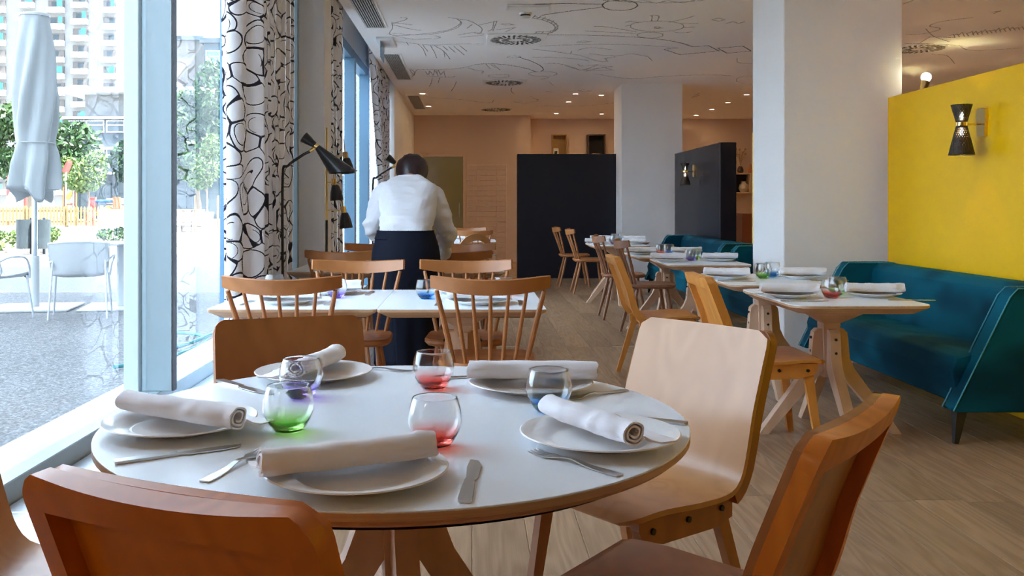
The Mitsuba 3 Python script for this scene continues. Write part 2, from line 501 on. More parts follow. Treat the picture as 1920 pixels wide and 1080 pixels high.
# ---- ceiling drawing
THICK_LINES = [
    [(0.06, 12.26), (0.28, 12.21), (0.53, 12.36), (0.79, 12.68), (0.91, 12.96)],
    [(0.60, 11.68), (0.77, 11.96), (0.93, 12.36), (1.01, 12.73), (0.99, 12.92)],
    [(0.65, 14.76), (0.65, 15.06), (0.69, 15.37), (0.73, 15.53)],
    [(0.59, 8.60), (0.75, 8.58), (0.92, 8.57), (1.08, 8.59), (1.26, 8.61)],
    [(0.71, 9.10), (0.90, 8.95), (1.08, 8.84), (1.26, 8.73)],
    [(1.59, 8.65), (1.59, 8.71), (1.58, 8.77), (1.56, 8.82), (1.52, 8.86), (1.48, 8.87), (1.43, 8.87), (1.38, 8.86), (1.33, 8.82), (1.29, 8.77), (1.27, 8.71), (1.25, 8.65), (1.25, 8.59), (1.26, 8.53), (1.28, 8.48), (1.32, 8.45), (1.36, 8.43), (1.41, 8.43), (1.45, 8.45), (1.50, 8.48), (1.54, 8.53), (1.57, 8.59), (1.59, 8.65)],
    [(0.83, 10.15), (1.08, 10.15), (1.28, 10.16), (1.62, 10.22), (1.90, 10.30), (2.08, 10.37), (2.27, 10.48), (2.39, 10.58), (2.52, 10.71), (2.67, 10.91), (2.84, 10.83), (3.07, 11.21), (2.65, 11.48), (2.36, 11.09), (2.51, 10.99)],
    [(3.00, 11.00), (3.27, 10.87), (3.47, 11.21), (3.22, 11.38), (3.00, 11.00)],
]
THIN_LINES = [
    [(-0.84, 9.45), (-0.86, 9.76), (-0.92, 10.09), (-0.79, 10.19), (-0.55, 10.09), (-0.31, 9.92), (-0.19, 9.73), (-0.12, 9.48), (-0.14, 9.34), (-0.16, 9.27), (-0.24, 9.20)],
    [(-0.90, 10.06), (-0.55, 10.15), (-0.30, 9.97), (-0.17, 9.76), (-0.11, 9.51), (-0.13, 9.36)],
    [(-0.16, 9.27), (-0.02, 9.39), (0.07, 9.63), (0.11, 9.82), (0.09, 10.06), (0.03, 10.09)],
    [(-0.85, 9.54), (-0.76, 9.42), (-0.69, 9.33), (-0.67, 9.24), (-0.73, 9.21)],
    [(-0.85, 9.57), (-0.66, 9.82), (-0.56, 9.88)],
    [(-0.84, 9.45), (-0.64, 9.59)],
    [(-0.94, 10.09), (-0.80, 10.30), (-0.67, 10.41), (-0.47, 10.37)],
    [(-0.94, 10.52), (-0.77, 10.63), (-0.58, 10.75), (-0.42, 10.79), (-0.17, 10.71), (0.14, 10.71)],
    [(-0.64, 10.75), (-0.60, 11.07), (-0.59, 11.59)],
    [(-0.59, 10.79), (-0.55, 11.24)],
    [(-0.50, 10.83), (-0.47, 11.32), (-0.46, 11.73)],
    [(-0.45, 10.83), (-0.35, 11.24), (-0.29, 11.82)],
    [(-0.35, 10.87), (-0.30, 11.15)],
    [(-0.28, 10.91), (-0.21, 11.32)],
    [(-0.22, 10.87), (-0.10, 11.50)],
    [(-0.15, 10.83), (-0.06, 11.24)],
    [(-0.35, 11.24), (-0.35, 11.68)],
    [(-0.05, 9.76), (0.00, 9.57)],
    [(0.07, 9.60), (0.26, 9.39), (0.23, 9.92)],
    [(0.23, 9.39), (0.22, 9.82), (0.18, 9.92)],
    [(0.31, 9.54), (0.36, 9.60), (0.45, 9.58), (0.37, 9.51), (0.31, 9.54)],
    [(-0.16, 10.16), (0.03, 9.99), (0.13, 10.09)],
    [(-0.13, 10.30), (0.13, 10.16)],
    [(0.37, 9.96), (0.47, 9.73), (0.27, 9.86)],
    [(-0.42, 10.19), (-0.36, 10.30), (-0.43, 10.37)],
    [(-0.77, 10.60), (-0.76, 10.79)],
    [(-0.90, 12.68), (-0.69, 12.76), (-0.36, 12.70), (-0.13, 12.57), (0.06, 12.26)],
    [(-0.67, 12.90), (-0.65, 13.24), (-0.60, 12.90), (-0.57, 13.30), (-0.53, 12.79), (-0.50, 13.36)],
    [(-0.48, 12.79), (-0.46, 13.24), (-0.40, 12.90), (-0.40, 13.49), (-0.28, 13.49), (-0.25, 13.36)],
    [(-0.88, 12.79), (-0.86, 13.36), (-0.79, 12.79)],
    [(-0.86, 12.73), (-0.83, 13.01), (-0.89, 13.42)],
    [(0.19, 12.26), (0.26, 12.68)],
    [(0.25, 12.26), (0.33, 12.57)],
    [(0.30, 12.31), (0.40, 12.79)],
    [(-0.05, 12.57), (0.05, 12.79), (0.16, 12.90), (0.14, 13.10)],
    [(-0.60, 13.61), (-0.64, 14.13), (-0.69, 14.54)],
    [(-0.49, 13.61), (-0.53, 14.13)],
    [(-0.24, 13.99), (-0.30, 14.69), (-0.35, 15.14)],
    [(-0.85, 15.70), (-0.67, 16.12), (-0.25, 16.30), (0.17, 16.76), (0.37, 16.86), (0.40, 16.39)],
    [(-1.44, 17.35), (-1.23, 16.95)],
    [(0.77, 16.67), (0.97, 17.05), (1.22, 16.48), (1.03, 15.87)],
    [(-0.67, 13.36), (-0.44, 13.49)],
    [(-0.61, 12.84), (-0.63, 13.24)],
    [(-0.50, 12.79), (-0.51, 13.24)],
    [(1.24, 13.15), (1.24, 13.22), (1.22, 13.28), (1.19, 13.33), (1.14, 13.37), (1.08, 13.39), (1.02, 13.39), (0.96, 13.37), (0.91, 13.33), (0.87, 13.28), (0.84, 13.22), (0.83, 13.15), (0.83, 13.09), (0.85, 13.03), (0.89, 12.98), (0.93, 12.94), (0.99, 12.92), (1.05, 12.92), (1.10, 12.94), (1.16, 12.98), (1.20, 13.03), (1.23, 13.09), (1.24, 13.15)],
    [(0.63, 11.66), (0.63, 11.69), (0.62, 11.71), (0.61, 11.72), (0.59, 11.74), (0.56, 11.74), (0.53, 11.74), (0.51, 11.74), (0.49, 11.72), (0.47, 11.71), (0.46, 11.69), (0.45, 11.66), (0.46, 11.64), (0.47, 11.62), (0.48, 11.60), (0.50, 11.59), (0.53, 11.58), (0.55, 11.58), (0.58, 11.59), (0.60, 11.60), (0.62, 11.62), (0.63, 11.64), (0.63, 11.66)],
    [(0.55, 13.36), (0.55, 13.41), (0.53, 13.46), (0.50, 13.49), (0.47, 13.52), (0.43, 13.53), (0.38, 13.53), (0.34, 13.52), (0.30, 13.49), (0.27, 13.46), (0.25, 13.41), (0.24, 13.36), (0.25, 13.32), (0.27, 13.27), (0.29, 13.24), (0.33, 13.21), (0.37, 13.20), (0.42, 13.20), (0.46, 13.21), (0.50, 13.24), (0.53, 13.27), (0.55, 13.32), (0.55, 13.36)],
    [(2.51, 10.99), (2.14, 10.83), (1.71, 10.75), (1.29, 10.76), (0.82, 10.87)],
    [(1.87, 9.39), (1.83, 9.16), (1.80, 9.13)],
    [(1.93, 9.39), (1.90, 9.16), (1.84, 9.10), (1.80, 9.13)],
    [(1.75, 9.48), (1.65, 9.39), (1.61, 9.45)],
    [(2.07, 9.45), (2.19, 9.27), (2.25, 9.13)],
    [(2.19, 9.51), (2.38, 9.50)],
    [(2.29, 9.73), (2.40, 9.70)],
    [(1.81, 9.96), (1.46, 9.70), (1.31, 9.66)],
    [(1.83, 10.06), (1.52, 9.99), (1.25, 9.92)],
    [(1.68, 9.60), (1.65, 9.66)],
    [(1.98, 9.76), (2.07, 9.76)],
    [(2.22, 9.96), (2.32, 10.02), (2.43, 9.97)],
    [(0.75, 11.07), (1.06, 11.28), (1.38, 11.54), (1.61, 11.91)],
    [(1.61, 11.91), (1.74, 12.06), (1.81, 12.01), (1.73, 11.77), (1.85, 11.68)],
    [(0.79, 11.68), (1.18, 11.73), (1.45, 11.87), (1.56, 12.01)],
    [(1.29, 12.41), (1.53, 12.79), (1.95, 12.47), (1.71, 12.36), (1.58, 12.79), (2.01, 12.79), (1.82, 12.52), (1.62, 12.92)],
    [(1.31, 11.15), (1.39, 11.00), (1.53, 10.99), (1.72, 11.11)],
    [(1.48, 11.37), (1.68, 11.54), (1.84, 11.59), (2.03, 11.41), (2.27, 11.63), (2.39, 11.96)],
    [(1.44, 12.26), (1.49, 12.41), (1.61, 12.36), (1.73, 12.31)],
    [(3.46, 11.77), (3.58, 12.11), (3.79, 12.21)],
    [(0.98, 12.16), (1.23, 12.26), (1.49, 12.68)],
    [(1.78, 13.13), (2.14, 13.49), (2.49, 13.67), (2.83, 13.42), (3.47, 13.24), (3.85, 13.36)],
    [(1.05, 13.36), (1.15, 13.55), (1.04, 13.74)],
    [(1.19, 13.99), (1.30, 14.40)],
    [(1.23, 10.60), (1.30, 10.63), (1.40, 10.56), (1.30, 10.52), (1.23, 10.60)],
    [(1.24, 11.24), (1.25, 11.41)],
    [(2.48, 9.33), (2.53, 9.24), (2.62, 9.33), (2.57, 9.39), (2.48, 9.33)],
    [(2.68, 9.51), (2.73, 9.42), (2.81, 9.51), (2.85, 9.42)],
    [(1.23, 15.14), (1.36, 15.29)],
    [(1.77, 15.06), (1.87, 14.98), (2.01, 15.14), (1.91, 15.26), (1.77, 15.06)],
    [(1.56, 15.14), (1.70, 15.21)],
    [(1.23, 17.35), (1.75, 17.45), (2.19, 17.35), (2.65, 16.95)],
    [(1.10, 16.21), (1.21, 16.39), (1.18, 16.67)],
    [(2.27, 9.66), (2.28, 9.74), (2.26, 9.82), (2.22, 9.88), (2.16, 9.93), (2.09, 9.95), (2.00, 9.95), (1.92, 9.93), (1.84, 9.88), (1.77, 9.82), (1.72, 9.74), (1.70, 9.66), (1.69, 9.58), (1.71, 9.51), (1.76, 9.45), (1.82, 9.41), (1.89, 9.39), (1.97, 9.39), (2.05, 9.41), (2.12, 9.45), (2.19, 9.51), (2.24, 9.58), (2.27, 9.66)],
    [(2.15, 10.16), (2.16, 10.21), (2.15, 10.25), (2.13, 10.29), (2.10, 10.32), (2.06, 10.34), (2.02, 10.34), (1.98, 10.32), (1.94, 10.29), (1.90, 10.25), (1.88, 10.21), (1.86, 10.16), (1.86, 10.11), (1.87, 10.07), (1.89, 10.03), (1.92, 10.00), (1.95, 9.99), (1.99, 9.99), (2.03, 10.00), (2.07, 10.03), (2.11, 10.07), (2.14, 10.11), (2.15, 10.16)],
    [(2.03, 9.73), (2.03, 9.76), (2.02, 9.78), (2.00, 9.78), (1.98, 9.76), (1.97, 9.73), (1.97, 9.70), (1.98, 9.68), (2.00, 9.68), (2.02, 9.70), (2.03, 9.73)],
    [(0.63, 9.16), (0.75, 9.27), (0.87, 9.48), (0.93, 9.76), (0.88, 10.02), (0.71, 10.04)],
    [(0.63, 9.24), (0.75, 9.36), (0.85, 9.54), (0.90, 9.76), (0.86, 9.94), (0.70, 9.96)],
    [(0.64, 9.09), (0.62, 9.24)],
    [(0.70, 9.14), (0.67, 9.29)],
    [(0.75, 9.19), (0.72, 9.34)],
    [(0.80, 9.28), (0.78, 9.43)],
    [(0.85, 9.37), (0.83, 9.52)],
    [(0.89, 9.48), (0.87, 9.64)],
    [(0.92, 9.61), (0.90, 9.77)],
    [(0.93, 9.73), (0.91, 9.90)],
    [(0.91, 9.85), (0.88, 10.02)],
    [(0.87, 9.94), (0.85, 10.12)],
    [(0.79, 9.95), (0.77, 10.13)],
    [(0.72, 9.96), (0.69, 10.13)],
    [(1.23, 8.44), (1.39, 8.48), (1.57, 8.52), (1.80, 8.55), (2.01, 8.50), (2.16, 8.44)],
    [(1.34, 8.44), (1.49, 8.52), (1.61, 8.45), (1.75, 8.56), (1.83, 8.45), (2.00, 8.55), (2.08, 8.44)],
    [(4.44, 13.80), (4.47, 13.93), (4.49, 14.05), (4.48, 14.15), (4.46, 14.22), (4.41, 14.26), (4.36, 14.26), (4.29, 14.22), (4.22, 14.15), (4.15, 14.05), (4.09, 13.93), (4.05, 13.80), (4.02, 13.67), (4.01, 13.56), (4.02, 13.47), (4.04, 13.40), (4.08, 13.37), (4.14, 13.37), (4.20, 13.40), (4.27, 13.47), (4.33, 13.56), (4.39, 13.67), (4.44, 13.80)],
    [(3.87, 15.78), (3.89, 15.45), (3.91, 16.04), (3.97, 15.70)],
    [(4.11, 8.58), (4.13, 8.44)],
    [(4.88, 10.14), (5.04, 10.10), (5.10, 9.81), (4.90, 9.65), (4.90, 9.42), (5.11, 9.21)],
    [(5.29, 10.64), (5.22, 10.27), (5.53, 10.32)],
    [(5.86, 10.83), (6.13, 11.13), (6.43, 11.13), (6.69, 10.98)],
    [(5.84, 11.45), (6.09, 11.56), (6.54, 12.21)],
    [(5.13, 10.69), (5.49, 10.69), (5.94, 10.88)],
    [(4.94, 9.81), (5.24, 10.23), (5.61, 10.59)],
    [(5.15, 8.96), (5.22, 8.90), (5.22, 9.03)],
    [(5.40, 10.19), (5.40, 10.11), (5.53, 10.32)],
    [(5.44, 10.18), (5.43, 10.09), (5.56, 10.28)],
    [(5.49, 10.18), (5.44, 10.00), (5.60, 10.25)],
    [(5.48, 10.06), (5.51, 10.05), (5.63, 10.22)],
    [(5.53, 10.06), (5.52, 9.95), (5.67, 10.18)],
    [(5.62, 10.13), (5.56, 9.94), (5.70, 10.15)],
    [(5.65, 10.08), (5.60, 9.91), (5.73, 10.12)],
    [(5.66, 10.02), (5.61, 9.85), (5.77, 10.08)],
    [(5.70, 9.99), (5.68, 9.89), (5.80, 10.05)],
    [(5.72, 9.94), (5.71, 9.85), (5.83, 10.02)],
    [(5.77, 9.93), (5.70, 9.75), (5.86, 9.99)],
    [(5.80, 9.91), (5.76, 9.77), (5.90, 9.96)],
    [(5.80, 9.82), (5.76, 9.69), (5.93, 9.92)],
    [(5.88, 9.86), (5.82, 9.70), (5.96, 9.89)],
    [(5.90, 9.81), (5.88, 9.71), (5.99, 9.86)],
    [(5.93, 9.78), (5.91, 9.68), (6.02, 9.83)],
]



def strips(lines, w, z):
    V, F = [], []
    for l in lines:
        p = np.array(l, float)
        for a, b in zip(p[:-1], p[1:]):
            d = b - a
            ln = np.linalg.norm(d)
            if ln < 1e-6:
                continue
            d /= ln
            q = np.array([-d[1], d[0]]) * w / 2
            e = d * w * .35
            for zz in (z, z + .0015):
                for s in (a - e - q, b + e - q, b + e + q, a - e + q):
                    V.append((s[0], s[1], zz))
            o = len(V) - 8
            for f in ((0, 2, 1), (0, 3, 2), (4, 5, 6), (4, 6, 7), (0, 1, 5), (0, 5, 4), (1, 2, 6), (1, 6, 5), (2, 3, 7), (2, 7, 6), (3, 0, 4), (3, 4, 7)):
                F.append(tuple(o + i for i in f))
    return tm(V, F)


def curvy(lines):
    out = []
    for l in lines:
        d = np.diff(np.array(l, float), axis=0)
        d /= np.linalg.norm(d, axis=1, keepdims=True) + 1e-9
        sharp = len(d) > 1 and (d[1:] * d[:-1]).sum(1).min() < .1
        out.append(l if sharp or len(l) < 3 else smooth_path(l, 4))
    return out


part('ceiling', 'line_drawing', strips(curvy(THICK_LINES), 0.013, CEIL - .0016), 'm_line', smooth=False, label='bold black outlines drawn on the ceiling', kind='stuff')
part('ceiling', 'line_drawing', strips(curvy(THIN_LINES), 0.0095, CEIL - .0016), 'm_line_thin', smooth=False, label='fine grey outlines drawn on the ceiling', kind='stuff')

# ---- windows
for wn, y0, y1, mull in ((1, 2.2, 7.62, (5.33, 7.0)), (2, 8.0, 14.4, (9.5, 11.0, 12.45))):
    w = 'window_%d' % wn
    labels[w] = {'kind': 'structure', 'label': ('tall street window beside the round table', 'tall street window behind the floor lamps')[wn - 1]}
    o = 0.0 if wn == 1 else .40
    zt = 3.62 if wn == 1 else 3.12
    part(w, 'bottom_rail', box(-1.99 + o, -1.84 + o, y0, y1, -0.004, 0.10, .004), 'm_frame', smooth=False)
    part(w, 'top_rail', box(-1.99 + o, -1.86 + o, y0, y1, zt - .12, zt, .004), 'm_frame_dark' if wn == 2 else 'm_frame', smooth=False)
    for m in mull:
        if m == 5.33:
            part(w, 'mullion', box(-1.955, -1.775, m, m + .075, 0.10, 3.5, .004), 'm_frame', smooth=False)
            part(w, 'mullion_cap', box(-2.05, -1.962, m - .03, m + .10, 0.02, 3.62, .004), 'm_cap', smooth=False)
            part(w, 'gasket', box(-1.775, -1.768, m + .004, m + .07, 0.10, 3.5), 'm_gasket', smooth=False)
        else:
            part(w, 'mullion', box(-1.96 + o, (-1.89 if wn == 1 else -1.83) + o, m, m + (.055 if wn == 1 else .12), 0.10, zt - .12, .004), 'm_frame_dark', smooth=False)
    ys = [y0] + list(mull) + [y1]
    for a, b in zip(ys[:-1], ys[1:]):
        g = np.array([[X_WIN + o, a + .02, .09], [X_WIN + o, b - .0, .09], [X_WIN + o, b - .0, zt - .11], [X_WIN + o, a + .02, zt - .11]])
        part(w, 'pane', tm(g, [(0, 1, 2), (0, 2, 3)]), 'm_window', smooth=False)
struct('ledge', box(-2.28, -2.05, -3.2, 15.0, -0.2, 0.035, .006), 'm_stone', 'pale stone ledge along the foot of the street windows')

# ---- back wall door and tiles
labels['door_1'] = {'kind': 'structure', 'label': 'green glass door in the brown back wall'}
dk = 'door_1'
for a, b, c, d in ((-1.10, -1.04, 0, 2.29), (-0.19, -0.13, 0, 2.29), (-1.04, -0.19, 2.235, 2.29)):
    part(dk, 'frame', box(a, b, 19.15, 19.2, c, d, .004), 'm_backwall', smooth=False)
part(dk, 'leaf', box(-1.04, -0.19, 19.175, 19.2, 0.02, 2.235), 'm_doorglass', smooth=False)
part(dk, 'handle', tube([(-.27, 19.13, .95), (-.27, 19.13, 1.25)], .014), 'm_polemetal')
part('wall_back', 'grout_panel', box(-0.115, 0.735, 19.192, 19.2, 0.07, 2.06), 'm_grout', smooth=False)
for r in range(18):
    for c in range(4):
        x0, z0 = -0.105 + c * .21, .08 + r * .11
        part('wall_back', 'tile', box(x0, x0 + .204, 19.178, 19.193, z0, z0 + .104, .004), 'm_tile', smooth=False)

# ---- curtains


def curtain_mesh(path, z0, z1, folds, amp, seed, flare=0.0, pull=0.0):
    """Cloth hung along a path of (x, y): folds across it, uv = (length, height)."""
    p = smooth_path(path, 40)
    s = np.concatenate([[0], np.cumsum(np.linalg.norm(np.diff(p, axis=0), axis=1))])
    n = max(60, int(s[-1] / .012))
    ss = np.linspace(0, s[-1], n)
    q = np.stack([np.interp(ss, s, p[:, 0]), np.interp(ss, s, p[:, 1])], 1)
    t = np.gradient(q, axis=0)
    t /= np.linalg.norm(t, axis=1, keepdims=True)
    nrm = np.stack([-t[:, 1], t[:, 0]], 1)
    zs = np.linspace(z0, z1, 26)
    r = np.random.default_rng(seed)
    ph = np.cumsum(r.uniform(.7, 1.3, n)) / n * folds * 2 * np.pi
    G = np.zeros((len(zs), n, 3))
    for i, z in enumerate(zs):
        k = 1 + flare * (1 - (z - z0) / (z1 - z0))
        w = amp * k * (np.sin(ph + .25 * np.sin(z * 1.3 + seed)) + .3 * np.sin(2.1 * ph + z * .6))
        if pull:     # gathered towards its far end lower down
            f_ = pull * min(1, (z1 - z) / 2.6)
            s2 = s[-1] * f_ + ss * (1 - f_)
            G[i, :, :2] = np.stack([np.interp(s2, s, p[:, 0]), np.interp(s2, s, p[:, 1])], 1) + nrm * w[:, None]
        else:
            G[i, :, :2] = q + nrm * w[:, None]
        G[i, :, 2] = z
    ul = np.concatenate([[0], np.cumsum(np.linalg.norm(np.diff(G[13, :, :2], axis=0), axis=1))])
    v = G.reshape(-1, 3)
    uv = np.stack([np.tile(ul, len(zs)), v[:, 2]], 1)
    f = []
    for i in range(len(zs) - 1):
        for j in range(n - 1):
            a, b = i * n + j, i * n + j + 1
            f += [(a, b, b + n), (a, b + n, a + n)]
    return tm(v, f), uv


for path, folds, amp, seed, lab in (
        ([(-1.60, 5.70), (-1.50, 5.60), (-1.41, 5.60), (-1.38, 5.72), (-1.42, 6.1), (-1.47, 6.7), (-1.53, 7.5)], 9, .045, 1, 'white curtain with black loop print hanging beside the large window mullion'),
        ([(-1.34, 8.05), (-1.31, 8.4), (-1.29, 8.86)], 5, .03, 2, 'white curtain with black loop print behind the brass floor lamp'),
        ([(-1.30, 10.95), (-1.31, 12.0), (-1.32, 13.2), (-1.35, 14.33)], 13, .04, 3, 'white curtain with black loop print at the far end of the window wall')):
    m, uv = curtain_mesh(path, 0.03, 4.08, folds, amp, seed, pull=.55 if seed == 3 else 0)
    k = numbered('curtain')
    scene[k] = mikit.ply(m, 'm_curtain', smooth=True, uv=uv)
    labels[k] = {'label': lab, 'category': 'curtain', 'group': 'loop print curtains'}
m, uv = curtain_mesh([(-1.435, 12.66), (-1.435, 13.4), (-1.44, 14.2)], .03, 4.08, 7, .03, 6, .3)
put(single(m, 'm_sheer', True), 'sheer_curtain', 'plain white sheer curtain between the blue window frame and the printed curtain', 'curtain')

# ---- ceiling fixtures
for y0, y1, lab in ((6.3, 9.7, 'long slatted ceiling vent over the window side, closest to the camera'), (11.4, 13.7, 'slatted ceiling vent beyond the small hanging sign'), (15.7, 17.9, 'dark slatted ceiling vent near the back wall')):
    g = Model()
    g.add('backing', box(-.105, .105, y0, y1, -.004, 0), 'm_void', smooth=False)
    for a, b, c, d in ((-.125, -.105, y0 - .02, y1 + .02), (.105, .125, y0 - .02, y1 + .02), (-.105, .105, y0 - .02, y0), (-.105, .105, y1, y1 + .02)):
        g.add('frame', box(a, b, c, d, -.012, 0), 'm_plaster', smooth=False)
    for i in range(9):
        x = -.0945 + i * .0236
        g.add('slat', box(x - .006, x + .006, y0, y1, -.011, -.003), 'm_grille', smooth=False)
    put(g, 'ceiling_vent', lab, 'air vent', (-1.03, 0, CEIL), group='slatted ceiling vents')


def diffuser(square):
    g = Model()
    if square:
        g.add('panel', box(-.34, .34, -.34, .34, -.014, 0, .006), 'm_plaster', smooth=False)
    else:
        g.add('panel', lathe([(0, -.014), (.31, -.014), (.32, 0), (0, 0)], 48), 'm_plaster')
    for n, r0, r1, w in ((26, .195, .295, .013), (14, .085, .17, .011)):
        for i in range(n):
            a = 2 * math.pi * i / n
            m = box(r0, r1, -w, w, -.0165, -.0135)
            m.apply_transform(trimesh.transformations.rotation_matrix(a + .0, (0, 0, 1)) @ trimesh.transformations.translation_matrix((0, 0, 0)) @ trimesh.transformations.rotation_matrix(.25, (0, 0, 1), ((r0 + r1) / 2, 0, 0)))
            g.add('slot', m, 'm_void', smooth=False)
    g.add('hub', lathe([(0, -.02), (.05, -.018), (.06, -.013), (0, -.013)], 24), 'm_plaster')
    return g


for sq, x, y, lab in ((True, .505, 10.4, 'square white ceiling air diffuser with a swirl of slots, closest to the camera'), (True, .5, 14.05, 'square ceiling air diffuser midway down the room'), (False, .48, 18.0, 'round ceiling air diffuser near the back wall'), (False, 5.45, 11.0, 'round ceiling air diffuser over the room behind the yellow partition')):
    put(diffuser(sq), 'air_diffuser', lab, 'air diffuser', (x, y, CEIL), group='swirl air diffusers')
g = Model()
g.add('base', lathe([(0, -.02), (.06, -.02), (.065, 0), (0, 0)], 28), 'm_white')
g.add('slot_ring', lathe([(0, -.04), (.05, -.04), (.05, -.02), (0, -.02)], 28), 'm_void')
g.add('cap', lathe([(0, -.055), (.035, -.053), (.055, -.038), (.055, -.034), (0, -.034)], 28), 'm_white')
put(g, 'smoke_detector', 'small white smoke detector with a dark ring on the ceiling', 'smoke detector', (.533, 9.0, CEIL))
g = Model()
g.add('frame', box(-.21, .21, -.1, .1, -.02, 0, .006), 'm_white', smooth=False)
g.add('lens', box(-.19, .19, -.08, .08, -.024, -.018, .004), 'm_plaster', smooth=False)
g.add('indicator', lathe([(0, -.03), (.007, -.029), (.009, -.02), (0, -.02)], 10), 'm_porcelain')
put(g, 'emergency_light', 'flat white emergency light panel on the ceiling by the smoke detector', 'ceiling light', (.54, 8.7, CEIL))
g = Model()
g.add('plate', box(-.1, .1, -.28, .28, -.03, 0, .006), 'm_white', smooth=False)
g.add('panel', box(-.055, -.045, -.2, .2, -.22, -.03, .003), 'm_frame_dark', smooth=False)
put(g, 'hanging_sign', 'small clear sign panel hanging from a white ceiling plate', 'sign', (-1.0, 10.55, CEIL))

WARM = (1.0, 0.62, 0.28)


def emitter(rgb, k):
    return {'type': 'area', 'radiance': {'type': 'rgb', 'value': [c * k for c in rgb]}}


dl = Model()
dl.add('trim_ring', lathe([(.042, -.006), (.058, -.004), (.06, 0), (.042, 0), (.042, -.006)], 24), 'm_white')
dl.add('lens', lathe([(0, -.004), (.042, -.004), (.042, 0), (0, 0)], 20), 'm_white', emitter=emitter((1.0, 0.68, 0.36), 150.0))
for i, (x, y) in enumerate([(1.78, 15.5), (2.25, 15.7), (1.79, 16.7), (1.76, 18.8), (2.72, 18.9), (4.75, 15.6), (4.77, 16.8), (4.79, 18.0), (4.78, 19.2), (-.85, 15.45), (-.84, 17.45)]):
    row = ('above the black partition, second from the white column', 'above the black partition, touching the white column', 'above the black partition, alone in the middle', 'on the back row, first one', 'on the back row, beside the white column',
           'over the bar corner, nearest the broad column', 'over the bar corner, second from the broad column', 'over the bar corner, third from the broad column', 'over the bar corner, fourth from the broad column',
           'just before the dark slatted vent', 'just past the dark slatted vent')[i]
    put(dl, 'downlight', 'lit ceiling spot ' + row, 'ceiling light', (x, y, CEIL), group='recessed ceiling spots')

# ---- wall lamps


def perforated_cone(r0, z0, r1, z1, n=20, turns=.32, w=.0066):
    """A thin metal cone as an open lattice between two rims."""
    V, F = [], []

    def P(a, t, off):
        r = r0 + (r1 - r0) * t + off
        return (r * math.cos(a), r * math.sin(a), z0 + (z1 - z0) * t)
    S = 8
    for d in (1, -1):
        for i in range(n):
            a0 = 2 * math.pi * i / n
            for k in range(S):
                t0, t1 = k / S, (k + 1) / S
                b0, b1 = a0 + d * turns * 2 * math.pi * t0, a0 + d * turns * 2 * math.pi * t1
                r_ = (r0 + r1) / 2
                e = w / r_ / 2 * 1.5
                o = len(V)
                for off in (0, .0012):
                    V += [P(b0 - e, t0, off), P(b0 + e, t0, off), P(b1 + e, t1, off), P(b1 - e, t1, off)]
                F += [(o, o + 1, o + 2), (o, o + 2, o + 3), (o + 4, o + 6, o + 5), (o + 4, o + 7, o + 6)]
    m = tm(V, F)
    rims = []
    for r, z in ((r0, z0), (r1, z1)):
        a = np.linspace(0, 2 * np.pi, 33)
        rims.append(tube(np.stack([r * np.cos(a), r * np.sin(a), 0 * a + z], 1), .0022, 6, False))
    return join(m, *rims)


def sconce(power):
    """Local: the wall is the plane x = 0, the lamp stands out towards -x."""
    g = Model()
    sh = [(-.045, .088), (.0, .098), (.045, .088), (.052, .05), (.04, -.075), (-.04, -.075), (-.052, .05)]
    g.add('back_plate', join(prism(sh, -.022, 0, 'yz')), 'm_brass', smooth=30)
    g.add('arm', tube([(-.02, 0, 0), (-.135, 0, 0)], .006, 10), 'm_brass')
    c = lathe([(0, -.014), (.03, -.014), (.033, -.010), (.033, .010), (.03, .014), (0, .014)], 28)
    c.apply_translation((-.135, 0, 0))
    g.add('collar', c, 'm_brass')
    a = perforated_cone(.031, .014, .058, .115, 22, .22)
    a.apply_translation((-.135, 0, 0))
    g.add('shade', a, 'm_blackperf', smooth=False)
    b = perforated_cone(.031, -.014, .072, -.185, 22, .3)
    b.apply_translation((-.135, 0, 0))
    g.add('shade', b, 'm_blackperf', smooth=False)
    for z in (.045, -.052):
        s = lathe([(0, z - .022), (.008, z - .018), (.012, z), (.008, z + .02), (.002, z + .03), (0, z + .03)], 14)
        s.apply_translation((-.135, 0, 0))
        g.add('bulb', s, 'm_white', emitter=emitter(WARM, power))
    return g


put(sconce(320.0), 'wall_lamp', 'brass wall lamp with black perforated hourglass shades on the yellow partition', 'wall lamp', (3.09, 5.44, 1.69), group='hourglass wall lamps')
put(sconce(320.0), 'wall_lamp', 'lit hourglass wall lamp on the slate-black partition', 'wall lamp', (3.09, 12.5, 1.67), group='hourglass wall lamps')
put(sconce(700.0), 'wall_lamp', 'hourglass wall lamp at the free end of the yellow partition', 'wall lamp', (3.09, 1.6, 1.69), group='hourglass wall lamps')
# the bulb lamp behind the yellow partition
g = Model()
g.add('arm', tube(smooth_path([(-.12, -.06, -.34), (-.06, -.03, -.30), (-.034, 0, -.185)], 5), .008), 'm_brass')
g.add('holder', tube([(-.035, 0, -.19), (.012, 0, -.03)], [.015, .031], 18), 'm_brass')
s = trimesh.creation.icosphere(3, .036)
s.apply_translation((.016, 0, .0))
g.add('bulb', s, 'm_white', True, emitter=emitter((1.0, .66, .34), 85.0))
put(g, 'globe_lamp', 'brass lamp with a lit globe bulb rising behind the yellow partition', 'wall lamp', (3.385, 6.75, 2.159), group='brass globe lamps')
for y in (.25, -.9):
    put(g, 'globe_lamp', 'brass globe lamp on the solid wall before the first window, ' + ('closer to the round table' if y > 0 else 'further from the round table'), 'wall lamp', (-1.71, y, 1.62), 0, group='brass globe lamps')

